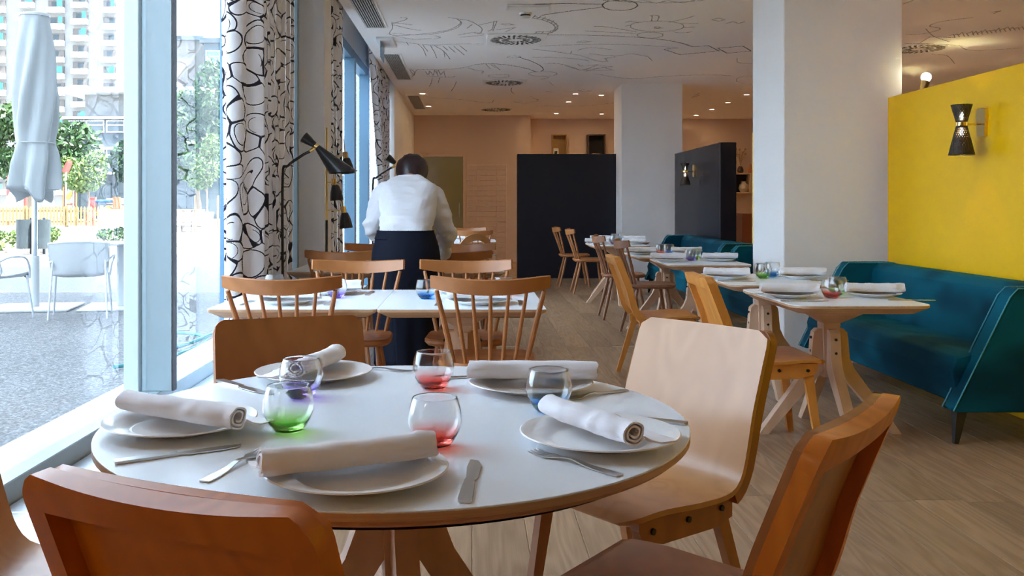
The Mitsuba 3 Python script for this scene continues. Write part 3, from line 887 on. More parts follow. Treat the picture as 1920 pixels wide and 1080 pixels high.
# ---- floor lamps
g = Model()
g.add('base', lathe([(0, 0), (.15, 0), (.15, .015), (.02, .025), (0, .025)], 28), 'm_brass')
g.add('pole', tube([(0, 0, .02), (0, 0, 2.2)], .011, 10), 'm_brass')
g.add('bowl', lathe([(0, 2.18), (.05, 2.19), (.15, 2.29), (.145, 2.29), (.045, 2.20), (0, 2.195)], 28), 'm_brass')
s = trimesh.creation.icosphere(3, .044)
s.apply_translation((0, 0, 2.27))
g.add('bulb', s, 'm_white', emitter=emitter((1.0, .60, .28), 130.0), smooth=True)
for i, (x, y) in enumerate(((5.8, 10.7), (6.15, 12.9), (4.6, 7.6))):
    put(g, 'uplight_lamp', 'brass uplight lamp glowing on the ceiling behind the yellow partition, %s' % ('beside the round diffuser', 'deepest in the room', 'close behind the broad column')[i], 'floor lamp', (x, y, 0), 0, 'brass uplight lamps')


def cone_lamp():
    g = Model()
    g.add('base', lathe([(0, 0), (.13, 0), (.13, .012), (.02, .02), (0, .02)], 32), 'm_black')
    g.add('pole', tube(smooth_path([(0, 0, .015), (0, 0, .7), (0, 0, 1.40), (.035, 0, 1.475), (.13, 0, 1.545), (.215, 0, 1.59)], 5), .0095, 10), 'm_black')
    g.add('joint', tube([(.19, 0, 1.578), (.232, 0, 1.606)], .013, 12), 'm_brass')
    a = np.linspace(0, 2 * np.pi, 33)[:-1]
    ax = np.array([.32, 0, -.235])
    ax /= np.linalg.norm(ax)
    u, v = np.cross(ax, (0, 1, 0)), np.array((0, 1.0, 0))

    def ring(c, r):
        return np.array(c) + r * (np.cos(a)[:, None] * u + np.sin(a)[:, None] * v)
    j = np.array([.236, 0, 1.612])
    lo = np.stack([.42 + .105 * np.cos(a + math.pi / 2), .105 * np.sin(a + math.pi / 2), np.full(32, 1.425)], 1)
    # rings in matching order: start at the +u side
    lo = np.array([.425, 0, 1.43]) + .105 * (np.cos(a)[:, None] * np.array([.93, 0, .10]) * np.sign(u[0]) + np.sin(a)[:, None] * v)
    li = np.array([.42, 0, 1.436]) + .097 * (np.cos(a)[:, None] * np.array([.93, 0, .10]) * np.sign(u[0]) + np.sin(a)[:, None] * v)
    g.add('shade', ring_loft([ring(j, .019), lo, li, ring(j + ax * .03, .012)]), 'm_black', 40)
    g.add('cap', ring_loft([ring(j - ax * .005, .018), ring(j - ax * .11, .040), ring(j - ax * .105, .034), ring(j - ax * .02, .012)]), 'm_black', 40)
    g.add('collar', ring_loft([ring(j - ax * .012, .022), ring(j + ax * .012, .022)]), 'm_brass')
    return g


cl = cone_lamp()
put(cl, 'floor_lamp', 'black floor lamp with a long cone shade in front of the printed curtain', 'floor lamp', (-1.323, 6.3, 0), group='cone floor lamps')
put(cl, 'floor_lamp', 'black cone floor lamp half hidden behind the waitress', 'floor lamp', (-.99, 9.0, -.0), group='cone floor lamps')
g = Model()
g.add('base', lathe([(0, 0), (.14, 0), (.14, .014), (.02, .024), (0, .024)], 32), 'm_black')
g.add('pole', tube([(0, 0, .02), (0, 0, 1.08)], .011, 12), 'm_black', label='black lower pole')
g.add('pole', tube([(0, 0, 1.08), (0, 0, 1.83)], .0085, 12), 'm_brass', label='brass upper pole')
for (dx, z, lit) in ((.165, 1.60, 0), (.075, 1.385, 0), (.15, 1.16, 1)):
    arm = g.add('arm', tube([(0, 0, z), (dx, 0, z)], .005, 8), 'm_brass')
    g.add('socket', tube([(dx - .006, -.03, z - .025), (dx - .012, -.03, z + .03)], .022, 16), 'm_brass', parent=arm)
    g.add('finial', tube([(dx - .012, -.03, z + .02), (dx - .022, -.03, z + .14)], [.004, .003], 8), 'm_brass', parent=arm)
    sh = lathe([(.026, 0), (.034, -.02), (.046, -.06), (.055, -.125), (.051, -.125), (.042, -.06), (.03, -.022), (.0, -.014), (0, 0), (.026, 0)], 28)
    sh.apply_transform(trimesh.transformations.rotation_matrix(-.10, (0, 1, 0)))
    sh.apply_translation((dx, -.03, z - .02))
    g.add('shade', sh, 'm_black', parent=arm)
    if lit:
        b = trimesh.creation.icosphere(2, .022)
        b.apply_translation((dx + .008, -.03, z - .10))
        g.add('bulb', b, 'm_white', parent=arm, smooth=True, emitter=emitter((1.0, .7, .4), 90.0))
put(g, 'floor_lamp', 'brass and black floor lamp with three small shades beside the window pier', 'floor lamp', (-1.178, 7.3, 0))

# ---- bar corner and display boxes behind the partitions


def open_box(w, h, d, t, bsdf, back):
    g = Model()
    for n_, b in (('side', (-w / 2, -w / 2 + t, 0, d, 0, h)), ('side', (w / 2 - t, w / 2, 0, d, 0, h)), ('top_board', (-w / 2 + t, w / 2 - t, 0, d, h - t, h)), ('bottom_board', (-w / 2 + t, w / 2 - t, 0, d, 0, t))):
        g.add(n_, box(*b, .002), bsdf, smooth=False)
    g.add('back_board', box(-w / 2 + t, w / 2 - t, d - .01, d, t, h - t), back, smooth=False)
    return g


put(open_box(.32, .52, .2, .025, 'm_boxwood', 'm_boxwood'), 'display_box', 'honey-coloured wooden display box on the wall above the black partition', 'display box', (1.925, 19.79, 2.24))
put(open_box(.39, .52, .22, .03, 'm_boxdark', 'm_void'), 'display_box', 'dark open display box on the wall beside the white column', 'display box', (2.735, 19.77, 2.24))
g = Model()
g.add('body', box(-.06, .06, -.03, .03, 0, .19, .003), 'm_offwhite', smooth=False)
g.add('label', box(-.032, .032, -.0325, -.029, .05, .13), 'm_leaf_dark', smooth=False, label='green label')
put(g, 'carton', 'small white carton with a green label in the honey-coloured display box', 'carton', (1.845, 19.86, 2.265))
g = Model()
g.add('body', lathe([(0, 0), (.09, 0), (.13, .04), (.14, .075), (.13, .075), (.085, .012), (0, .012)], 28), 'm_terracotta')
g.add('rim', lathe([(.128, .074), (.145, .076), (.140, .086), (.126, .082), (.128, .074)], 28), 'm_offwhite')
put(g, 'bowl', 'reddish bowl standing in the dark display box', 'bowl', (2.735, 19.87, 2.27), scale=(.66, .66, .8))
g = Model()
g.add('top_board', box(0, 1.4, 0, .3, .42, .45, .003), 'm_counter', smooth=False)
g.add('bottom_board', box(0, 1.4, 0, .3, 0, .03, .003), 'm_counter', smooth=False)
for x in (0, .42, .46, .9, 1.37):
    g.add('divider', box(x, x + .03, 0, .3, .03, .42, .003), 'm_counter', smooth=False)
g.add('back_board', box(0, 1.4, .28, .3, .03, .42), 'm_void', smooth=False)
put(g, 'bar_shelf', 'dark-backed wooden wall shelf in the bar corner', 'shelf', (5.66, 19.7, 1.46))
g = Model()
g.add('body', lathe([(0, 0), (.05, 0), (.07, .06), (.045, .13), (.03, .15), (0, .15)], 20), 'm_boxdark')
for i in range(9):
    a, l = i * .7, .28 + .05 * (i % 3)
    q = [(0, 0, .14), (.03 * math.cos(a), .03 * math.sin(a), .14 + l * .5), (.11 * math.cos(a), .11 * math.sin(a), .14 + l)]
    g.add('stem', tube(smooth_path(q, 4), .006, 6), 'm_dried')
    h = trimesh.creation.icosphere(1, .026)
    h.apply_translation(q[-1])
    g.add('flower_head', h, 'm_dried')
put(g, 'vase', 'dark vase of dried flowers on top of the bar shelf', 'vase', (5.90, 19.82, 1.91))
put(single(lathe([(0, 0), (.05, 0), (.055, .09), (.035, .12), (.02, .20), (0, .20)], 20), 'm_terracotta'), 'bottle', 'small terracotta bottle on top of the bar shelf', 'bottle', (6.12, 19.82, 1.91))
put(single(lathe([(0, 0), (.07, 0), (.11, .08), (.09, .17), (.05, .2), (.06, .24), (0, .24)], 24), 'm_ceramic'), 'jug', 'pale ceramic jug inside the bar shelf', 'jug', (5.98, 19.85, 1.49))
g = Model()
g.add('body', box(0, 2.2, 0, .6, 0, .74, .004), 'm_counter', smooth=False)
g.add('worktop', box(-.02, 2.2, -.03, .62, .74, .78, .006), 'm_offwhite', smooth=False)
g.add('knob', trimesh.creation.icosphere(2, .03).apply_translation((.3, -.02, .5)), 'm_black', True)
put(g, 'bar_counter', 'low wooden bar counter against the back wall', 'counter', (5.6, 19.0, 0))
for i in range(4):
    put(single(lathe([(0, 0), (.028, 0), (.036, .06), (.034, .08), (.031, .08), (.026, .008), (0, .008)], 18), 'm_porcelain'), 'cup', 'white cup standing on the low bar counter', 'cup', (5.74 + .14 * i, 19.25, .78), group='cups on the bar counter')
put(single(box(-.08, .08, -.5, .5, 0, 1.08, .004), 'm_terracotta', False), 'side_cabinet', 'dark red cabinet end beside the slate-black partition', 'cabinet', (4.10, 13.9, 0), swap=None)

# ================================================================== FURNITURE
TZ = 0.72


def pedestal(g, s=1.0, k_=1.0):
    g.add('post', hull([(sx * .034, sy * .034, z) for sx in (-1, 1) for sy in (-1, 1) for z in (.30, .50)] + [(sx * .045, sy * .045, .60) for sx in (-1, 1) for sy in (-1, 1)]), 'm_beech', smooth=False)
    g.add('bracket', hull([(sx * a, sy * a, z) for sx in (-1, 1) for sy in (-1, 1) for a, z in ((.045, .585), (.16, .665), (.16, .678))]), 'm_beech', smooth=False)
    prof = [(a, min(b * k_, .668)) for a, b in [(.032, .34), (.040, .335), (.075, .29), (.325 * s, 0.0), (.375 * s, 0.0), (.125, .345), (.100, .40), (.092, .50), (.086, .535), (.068, .553), (.045, .553), (.032, .54)]]
    for k in range(4):
        m = prism(prof, -.026, .026, 'xz')
        m.apply_transform(trimesh.transformations.rotation_matrix(k * math.pi / 2, (0, 0, 1)))
        leg = g.add('leg', m, 'm_beech', smooth=25)
        for z in (.505 * k_, .435 * k_):
            b = tube([(.086, 0, z), (.099, 0, z)], .007, 10)
            b.apply_transform(trimesh.transformations.rotation_matrix(k * math.pi / 2, (0, 0, 1)))
            g.add('bolt', b, 'm_bolt', parent=leg)


def square_table(w, d, r, bev=.055):
    g = Model()
    full, ins = np.array(rounded(w, d, r)), np.array(rounded(w - 2 * bev, d - 2 * bev, max(r - bev * .4, .012)))

    def ring(p, z):
        return np.column_stack([p, np.full(len(p), z)])
    g.add('underside', ring_loft([ring(ins, TZ - .046), ring(full, TZ - .014), ring(full, TZ - .003)]), 'm_beech_edge', smooth=25)
    g.add('table_top', ring_loft([ring(full, TZ - .003), ring(full, TZ - .0012), ring(full * .9985, TZ)]), 'm_laminate', smooth=25)
    pedestal(g)
    return g


def round_table(r):
    g = Model()
    g.add('underside', lathe([(0, TZ - .05), (r - .06, TZ - .05), (r - .012, TZ - .026), (r, TZ - .016), (r, TZ - .003), (0, TZ - .003)], 96), 'm_beech_edge', smooth=30)
    g.add('table_top', lathe([(0, TZ - .003), (r, TZ - .003), (r, TZ - .0012), (r - .0015, TZ), (0, TZ)], 96), 'm_laminate', smooth=30)
    pedestal(g, 1.05, 1.2)
    return g


RT = (-0.167, 2.057)
put(round_table(.647), 'dining_table', 'large round white dining table laid for five beside the window', 'table', (RT[0], RT[1], 0), rot=14)
sq = square_table(.785, .97, .018)
TA, TB = (-.835, 4.645), (-.048, 4.645)
gtab = 'square white tables in two rows'
put(sq, 'dining_table', 'square white table in the first row, beside the printed curtain', 'table', (*TA, 0), group=gtab)
put(sq, 'dining_table', 'square white table in the first row, on the aisle side', 'table', (*TB, 0), group=gtab)
TC, TD = (-.945, 6.98), (-.155, 6.98)
put(sq, 'dining_table', 'square white table in the second row, beside the window pier', 'table', (*TC, 0), group=gtab)
put(sq, 'dining_table', 'square white table in the second row, just ahead of the waitress on the aisle side', 'table', (*TD, 0), group=gtab)
TE = (-.07, 12.35)
put(sq, 'dining_table', 'square white table furthest back on the window side, before the tiled wall', 'table', (*TE, 0), group=gtab)
TF = (-.46, 10.75)
put(round_table(.5), 'dining_table', 'small round white table beyond the waitress', 'table', (*TF, 0))
rt = square_table(.68, .90, .09)
RTAB = [(1.88, 4.75), (1.90, 5.88), (1.93, 7.70), (1.88, 8.78), (1.78, 11.1), (1.98, 12.15)]
SOFA_NAMES = ['nearest the yellow partition', 'second along the aisle', 'third along the aisle', 'fourth along the aisle', 'fifth along the aisle', 'last along the aisle']
for (x, y), nm in zip(RTAB, SOFA_NAMES):
    put(rt, 'sofa_table', 'white-topped pedestal table with rounded corners by the teal sofas, ' + nm, 'table', (x, y, 0), group='pedestal tables along the teal sofas')


# ---- plywood chairs
def stack_chair(face, edge):
    """Faces +y; a bent plywood shell whose back carries a thick frame."""
    g = Model()
    W = .455
    prof = smooth_path([(.235, .425), (.215, .443), (.12, .448), (0, .440), (-.11, .436), (-.165, .447), (-.198, .482), (-.222, .54), (-.262, .66), (-.335, .85)], 6)
    s = np.concatenate([[0], np.cumsum(np.linalg.norm(np.diff(prof, axis=0), axis=1))])
    L = s[-1]
    us = np.linspace(-1, 1, 13)

    def wid(si):
        w = W * (1 - .05 * max(0, 1 - si / .25))
        for d, r in ((L - si, .035), (si, .05)):
            if d < r:
                w -= 2 * (r - math.sqrt(max(r * r - (r - d) ** 2, 0)))
        return w

    def grid(s0, s1, u0=-1, u1=1, n=40, m=13, inset=0):
        ss = np.linspace(s0, s1, n)
        yy, zz = np.interp(ss, s, prof[:, 0]), np.interp(ss, s, prof[:, 1])
        uu = np.linspace(u0, u1, m)
        G = np.zeros((n, m, 3))
        for i in range(n):
            w = wid(ss[i]) / 2
            G[i, :, 0] = uu * w
            curve = .012 * (uu ** 2) * min(1, max(0, (ss[i] - .42) / .2))
            G[i, :, 1] = yy[i] + curve
            G[i, :, 2] = zz[i]
        return G
    t = .014
    G = grid(0, L)
    g.add('shell', solid_sheet(G[:, ::-1], t) if np.cross(G[1, 0] - G[0, 0], G[0, 1] - G[0, 0])[2] < 0 else solid_sheet(G, t), face, smooth=40)
    flip = np.cross(G[1, 0] - G[0, 0], G[0, 1] - G[0, 0])[2] < 0

    def sheet(gr, th, off):
        return solid_sheet(gr[:, ::-1] if flip else gr, th, off)
    g.add('back_rail', sheet(grid(L - .045, L - .0005, n=10), .03, t), edge, smooth=40)
    for a, b in ((-1, -.84), (.84, 1)):
        g.add('back_stile', sheet(grid(.40, L - .045, a, b, 28, 4), .03, t), edge, smooth=40)
    for sx in (-1, 1):
        x0 = sx * .185
        pr = [(.175, .375), (.19, .40), (.19, .427), (-.15, .427), (-.19, .42), (-.19, .36), (-.12, .345), (.10, .352)]
        rail = g.add('side_rail', prism(pr, x0 - .014, x0 + .014, 'yz'), edge, smooth=25)
        for y in (.14, .0, -.14):
            xx = x0 + sx * .014
            g.add('bolt', tube([(xx, y, .393), (xx + sx * .006, y, .393)], .008, 12), 'm_bolt', parent=rail)
        for ya, yb in ((.145, .195), (-.15, -.27)):
            top = [(x0 + dx, ya + dy, .405) for dx in (-.024, .0) for dy in (-.024, .024)]
            bot = [(sx * .205 + dx, yb + dy, 0) for dx in (-.013, .013) for dy in (-.015, .015)]
            if sx > 0:
                top = [(2 * x0 - a, b, c) for a, b, c in top]
            top = [(a - sx * .026, b, c) for a, b, c in top]
            g.add('leg', hull(top + bot), edge, smooth=False)
    g.add('crossbar', tube([(-.19, .12, .385), (.19, .12, .385)], .011, 10), edge)
    g.add('crossbar', tube([(-.19, -.14, .375), (.19, -.14, .375)], .011, 10), edge)
    return g


def facing(fx, fy):
    return math.degrees(math.atan2(fy, fx)) - 90


cg = 'bent plywood chairs around the round table'
put(stack_chair('m_ply_orange', 'm_ply_orange'), 'plywood_chair', 'orange-brown bent plywood chair seen from behind at the near edge of the round table', 'chair', (-.248, 1.439, 0), facing(.4, .917), cg)
put(stack_chair('m_ply_light', 'm_ply'), 'plywood_chair', 'pale bent plywood chair with its wide smooth back against the aisle', 'chair', (.431, 2.473, 0), facing(-.78, -.627), cg)
put(stack_chair('m_ply', 'm_ply'), 'plywood_chair', 'brown bent plywood chair facing the camera across the round table', 'chair', (-.461, 2.51, 0), facing(.33, -.94), cg)
put(stack_chair('m_ply', 'm_ply_orange'), 'plywood_chair', 'bent plywood chair turned sideways, its red-brown frame edge and seat towards the camera', 'chair', (.383, 1.745, 0), facing(-.78, .62), cg)
put(stack_chair('m_ply_light', 'm_ply_light'), 'plywood_chair', 'tan bent plywood chair tucked under the round table on the window side', 'chair', (-.80, 1.81, 0), facing(.995, .1), cg)
hon = stack_chair('m_ply_honey', 'm_ply_honey')
put(hon, 'plywood_chair', 'honey plywood chair drawn up to the aisle table nearest the yellow partition', 'chair', (1.50, 4.60, 0), facing(1, 0), 'honey plywood chairs along the aisle')
put(hon, 'plywood_chair', 'honey plywood chair drawn up to the second aisle table', 'chair', (1.33, 6.33, 0), facing(1, 0), 'honey plywood chairs along the aisle')


# ---- spindle chairs
def spindle_chair(wd):
    g = Model()
    out = rounded(.46, .44, .12, 8)
    out = [(x * (1 - .10 * (.5 - y / .44)), y) for x, y in out]
    a = np.array(out)
    rings = [np.column_stack([a * .93, np.full(len(a), .440)]), np.column_stack([a, np.full(len(a), .456)]), np.column_stack([a, np.full(len(a), .470)]), np.column_stack([a * .97, np.full(len(a), .478)]), np.column_stack([a * .5, np.full(len(a), .470)])]
    g.add('seat', ring_loft(rings), wd, smooth=35)
    R, n = [], 25
    sec = [(-.011, -.033), (.011, -.033), (.011, .033), (.004, .038), (-.004, .038), (-.011, .033)]
    for t in np.linspace(-1, 1, n):
        x = .268 * t
        y = -.315 + .085 * t * t
        z = .832 + .022 * t * t
        h = 1 - .22 * t ** 4
        tx = np.array([.268, .17 * t, 0])
        tx /= np.linalg.norm(tx)
        ny = np.array([-tx[1], tx[0], 0])
        R.append([np.array([x, y, z]) + ny * (p * (1 - .2 * t ** 4)) + np.array([0, 0, q * h]) - np.array([0, q * .18, 0]) for p, q in sec])
    g.add('top_rail', ring_loft(R), wd, smooth=40)
    for i in range(7):
        t = -1 + 2 * i / 6
        xt, yt = .243 * t, -.315 + .085 * (t * .9) ** 2
        xb, yb = .165 * t, -.185 + .03 * t * t
        k = 1.35 if abs(t) > .9 else 1.0
        p = np.array([(xb, yb, .46), (xb + (xt - xb) * .5, yb + (yt - yb) * .47, .64), (xt, yt, .815)])
        g.add('spindle', tube(smooth_path(p, 4), np.interp(np.linspace(0, 1, 9), [0, .45, 1], [.0085 * k, .0105 * k, .0075 * k]), 10), wd)
    for sx in (-1, 1):
        g.add('leg', tube([(sx * .15, .13, .445), (sx * .175, .165, .24), (sx * .205, .205, 0)], [.014, .019, .0125], 12), wd)
        g.add('leg', tube([(sx * .13, -.13, .445), (sx * .155, -.175, .24), (sx * .19, -.235, 0)], [.014, .019, .0125], 12), wd)
    return g


sp = spindle_chair('m_spindle')
rows = [(-.86, 4.315, 0, 'before the first-row table by the curtain, back to the camera'), (.083, 4.315, 0, 'before the first-row aisle table, back to the camera'),
        (-.665, 5.03, 180, 'behind the first-row table by the curtain'), (-.035, 5.04, 180, 'behind the first-row aisle table'),
        (-.92, 6.66, 0, 'before the second-row table by the window pier'), (-.13, 6.64, 0, 'beside the waitress, before the second-row aisle table'),
        (-.80, 7.34, 180, 'behind the second-row table by the window pier'), (-.07, 7.34, 180, 'behind the second-row aisle table'),
        (.0, 11.92, 0, 'before the farthest square table'), (-.06, 12.85, 180, 'behind the farthest square table')]
for x, y, r, nm in rows:
    put(sp, 'spindle_chair', 'brown wooden spindle-back chair ' + nm, 'chair', (x, y, 0), r, 'spindle-back chairs on the window side')
sd = spindle_chair('m_spindle_dark')
for m_, x, y, nm in ((sd, 1.65, 8.40, 'at the fourth aisle table'), (sd, 1.61, 9.62, 'between the fourth and fifth aisle tables'),
                 (sp, 1.60, 12.30, 'at the last aisle table, before the black partition'), (sp, 1.52, 13.42, 'standing farthest down the aisle, before the black partition')):
    put(m_, 'spindle_chair', 'spindle-back chair facing the teal sofas, ' + nm, 'chair', (x, y, 0), -90, 'spindle-back chairs along the aisle')


def arch_chair(wd):
    """A chair whose back is a flat bent band open in the middle; faces +y."""
    g = Model()
    n = 26
    G = np.zeros((n, 5, 3))
    for i, a in enumerate(np.linspace(-.35, math.pi + .35, n)):
        for j, k in enumerate(np.linspace(0, 1, 5)):
            rx, rz = .145 + .075 * k, .12 + .075 * k
            G[i, j] = (rx * math.cos(a), -.21 - .05 * math.sin(a), .69 + rz * math.sin(a))
    m = solid_sheet(G, .014)
    g.add('back_band', m, wd, smooth=40)
    a = np.array(rounded(.42, .42, .12, 8))
    g.add('seat', ring_loft([np.column_stack([a * .95, np.full(len(a), .43)]), np.column_stack([a, np.full(len(a), .45)]), np.column_stack([a * .97, np.full(len(a), .465)])]), wd, smooth=35)
    for sx in (-1, 1):
        g.add('back_post', tube([(sx * .15, -.17, .45), (sx * .175, -.205, .64)], [.014, .012], 10), wd)
        g.add('leg', tube([(sx * .15, .14, .44), (sx * .19, .19, 0)], [.018, .012], 10), wd)
        g.add('leg', tube([(sx * .15, -.14, .44), (sx * .19, -.20, 0)], [.018, .012], 10), wd)
    return g


put(arch_chair('m_ply_light'), 'arch_back_chair', 'pale chair with an arched open back at the small round table', 'chair', (-.08, 10.30, 0), 30, 'arch-back chairs')
put(arch_chair('m_spindle_dark'), 'arch_back_chair', 'dark brown chair with an arched open back, just behind the waitress', 'chair', (-.36, 9.55, 0), 0, 'arch-back chairs')

# ---- sofas


def soft_prism(poly, y0, y1, r):
    """A convex x-z outline between y0 and y1, its edges rounded by r."""
    cs = m3.CrossSection([np.array(poly, float)], m3.FillRule.NonZero)
    pts = []
    for off, dy in ((r, 0), (r * .3, r * .3), (0, r)):
        pp = cs.offset(-off - 1e-6, m3.JoinType.Round, 2.0, 24).to_polygons()[0] if off else cs.offset(-r, m3.JoinType.Round, 2.0, 24).offset(r, m3.JoinType.Round, 2.0, 24).to_polygons()[0]
        for x, z in pp:
            pts += [(x, y0 + dy, z), (x, y1 - dy, z)]
    return hull(pts)


def sofa(L):
    """Back towards +x, its rear at x = 0, front at about x = -.66; length along y from 0."""
    g = Model()
    g.add('seat', soft_prism([(-.62, .19), (-.66, .36), (-.63, .435), (-.55, .455), (-.15, .43), (-.05, .19)], .07, L - .07, .03), 'm_velvet', smooth=40)
    g.add('backrest', soft_prism([(-.24, .40), (-.19, .74), (-.15, .785), (-.06, .79), (0, .72), (0, .19), (-.15, .19)], .05, L - .05, .03), 'm_velvet', smooth=40)
    for y0 in (0, L - .115):
        a = g.add('arm', soft_prism([(-.69, .17), (-.41, .735), (-.37, .79), (-.02, .79), (.0, .75), (.0, .17)], y0, y0 + .115, .022), 'm_velvet', smooth=40)
        for yy in (y0 + .004, y0 + .111):
            g.add('piping', tube([(-.685, yy, .18), (-.405, yy, .745), (-.365, yy, .787), (-.05, yy, .788)], .0035, 6), 'm_velvet_pipe', parent=a)
    for x in (-.60, -.08):
        for y in (.10, L - .10):
            g.add('leg', hull([(x + dx, y + dy, .20) for dx in (-.03, .03) for dy in (-.03, .03)] + [(x - .035 + dx, y + (-.02 if y < L / 2 else .02) + dy, 0) for dx in (-.011, .011) for dy in (-.011, .011)]), 'm_black', smooth=False)
    return g


sg = 'teal velvet sofas along the partitions'
put(sofa(2.13), 'sofa', 'teal velvet sofa with slanted arms against the yellow partition', 'sofa', (3.07, 4.46, 0), group=sg)
put(sofa(1.56), 'sofa', 'teal velvet sofa just beyond the broad white column', 'sofa', (3.07, 7.68, 0), group=sg)
put(sofa(2.9), 'sofa', 'teal velvet sofa against the slate-black partition', 'sofa', (3.07, 9.60, 0), group=sg)

# ================================================================== TABLEWARE
pl = Model()
pl.add('', lathe([(0, 0), (.085, 0), (.095, .003), (.125, .013), (.160, .021), (.1625, .0225), (.160, .0245), (.128, .0175), (.105, .0075), (.095, .0062), (0, .0058)], 56), 'm_porcelain', smooth=40)


def napkin(seed):
    r = np.random.default_rng(seed)
    turns, n = 2.3, 46
    outer, inner = [], []
    for k in range(n):
        a = 2 * math.pi * turns * k / (n - 1)
        rad = .009 + .0185 * k / (n - 1)
        outer.append((rad * math.cos(a + 3.9), rad * math.sin(a + 3.9) * .88))
    th = .0036
    tail = [(outer[-1][0] + .012, outer[-1][1] - .008), (outer[-1][0] + .036, outer[-1][1] - .016), (outer[-1][0] + .070, outer[-1][1] - .017)]
    c = np.array(outer + tail)
    # the path runs counter-clockwise and ends low: lay the tail along the plate
    t = np.gradient(c, axis=0)
    t /= np.linalg.norm(t, axis=1, keepdims=True)
    nn = np.stack([-t[:, 1], t[:, 0]], 1)
    ring2 = np.vstack([c + nn * th / 2, (c - nn * th / 2)[::-1]])
    xs = np.linspace(-.155, .155, 29)
    R = []
    for i, x in enumerate(xs):
        s = 1 + .05 * (meshkit.noise(np.array([i * .7, seed, 0.0])) - .5) - .06 * (abs(x) / .155) ** 4
        off = .004 * (meshkit.noise(np.array([i * .5, seed + 5.0, 0.0])) - .5)
        rr = ring2 * s
        R.append(np.column_stack([np.full(len(rr), x), rr[:, 0] + off, rr[:, 1]]))
    m = ring_loft(R, cap=False)
    # close the two spiral ends strip by strip
    k, nR = len(c), len(ring2)
    F = []
    for base, rev in ((0, False), ((len(xs) - 1) * nR, True)):
        for q in range(k - 1):
            a, b, d, e = base + q, base + q + 1, base + nR - 1 - q, base + nR - 2 - q
            F += [(a, b, e), (a, e, d)] if not rev else [(a, e, b), (a, d, e)]
    m = tm(m.vertices, np.vstack([m.faces, F]))
    vv = m.vertices
    k2 = np.clip(vv[:, 2] / .03 + .6, .2, 1)
    ang = meshkit.noise(np.column_stack([vv[:, 0] * 16 + seed * 9, vv[:, 1] * 30 + vv[:, 0] * 14, vv[:, 2] * 30])) - .5
    vv[:, 2] += ang * .0085 * k2
    vv[:, 1] += (meshkit.noise(np.column_stack([vv[:, 0] * 22 + seed * 5 + 40, vv[:, 1] * 18, vv[:, 2] * 18])) - .5) * .009
    vv[:, 0] += (meshkit.noise(np.column_stack([vv[:, 1] * 60 + seed, vv[:, 2] * 60, vv[:, 0] * 3])) - .5) * .012
    m.vertices = vv
    m.apply_translation((0, 0, -m.vertices[:, 2].min()))
    g = Model()
    g.parts[''] = mikit.ply(m, 'm_napkin', smooth=50)
    return g


NAP = [napkin(i) for i in range(3)]


def tumbler(color):
    g = Model()
    outer = [(0, 0), (.024, 0), (.031, .004), (.043, .020), (.0525, .042), (.0545, .058), (.051, .078), (.0450, .0975)]
    inner = [(.0435, .0985), (.0425, .0975), (.0485, .078), (.052, .058), (.050, .042), (.040, .022), (.026, .011), (0, .009)]
    o = smooth_path([(r, z) for r, z in outer[2:]], 4)
    i_ = smooth_path([(r, z) for r, z in inner[1:-1]], 4)
    prof = [outer[0], outer[1]] + [tuple(p) for p in o] + [inner[0]] + [tuple(p) for p in i_] + [inner[-1]]
    g.add('', lathe(prof, 48), 'm_glass_' + color, smooth=60)
    return g


GL = {c: tumbler(c) for c in ('green', 'purple', 'red', 'blue', 'clear')}


def flat_shape(poly, t, zfun):
    """A thin plan outline (along x) lifted by zfun(x)."""
    cs = m3.CrossSection([np.array(poly, float)], m3.FillRule.NonZero)
    me = m3.Manifold.extrude(cs, t).refine_to_length(.008).to_mesh()
    v = np.array(me.vert_properties[:, :3], float)
    v[:, 2] += np.array([zfun(x) for x in v[:, 0]])
    return tm(v, np.array(me.tri_verts))


def fork():
    """Along x, the handle's end at 0, the tines at .215."""
    g = Model()
    up = [(0, .0075), (.03, .0085), (.09, .0045), (.135, .003), (.150, .006), (.160, .011), (.172, .0125)]
    hd = up + [(.172, -.0125)] + [(x, -y) for x, y in up[::-1][1:]]
    z = lambda x: .006 * math.exp(-((x - .115) / .035) ** 2) + .002 * (x > .19) * (x - .19) / .025 + .0005
    g.add('handle', flat_shape(hd, .0024, z), 'm_cutlery', smooth=40)
    for k in range(4):
        y = -.0105 + k * .007
        g.add('tine', flat_shape([(.170, y - .0021), (.212, y - .0012), (.216, y), (.212, y + .0012), (.170, y + .0021)], .0022, z), 'm_cutlery', smooth=40)
    return g


def knife():
    g = Model()
    g.add('handle', hull([(x, s * y, z) for x, y in ((0, .007), (.004, .009), (.06, .0085), (.115, .0065)) for s in (-1, 1) for z in (.0, .0055)]), 'm_cutlery', smooth=False)
    g.add('blade', flat_shape([(.112, -.005), (.135, -.0105), (.20, -.0115), (.232, -.006), (.240, .006), (.19, .0085), (.112, .005)], .0022, lambda x: .0012), 'm_cutlery', smooth=40)
    return g


FORK, KNIFE = fork(), knife()


def lay(model, name, a, b, length, label, cat, group, z=TZ + .0004, free=False):
    """From a to b (x, y) on a table top."""
    d = np.array(b) - np.array(a)
    s = (np.linalg.norm(d) / length) if not free else 1.0
    put(model, name, label, cat, (a[0], a[1], z), math.degrees(math.atan2(d[1], d[0])), group, (s, 1.3, 1))


def roll(i, a, b, z, label, group, flip=False):
    d = np.array(b) - np.array(a)
    c = (np.array(a) + np.array(b)) / 2
    put(NAP[i % 3], 'napkin', label, 'napkin', (c[0], c[1], z), math.degrees(math.atan2(d[1], d[0])) + (180 if flip else 0), group, (np.linalg.norm(d) / .31, 1.2, 1.02))


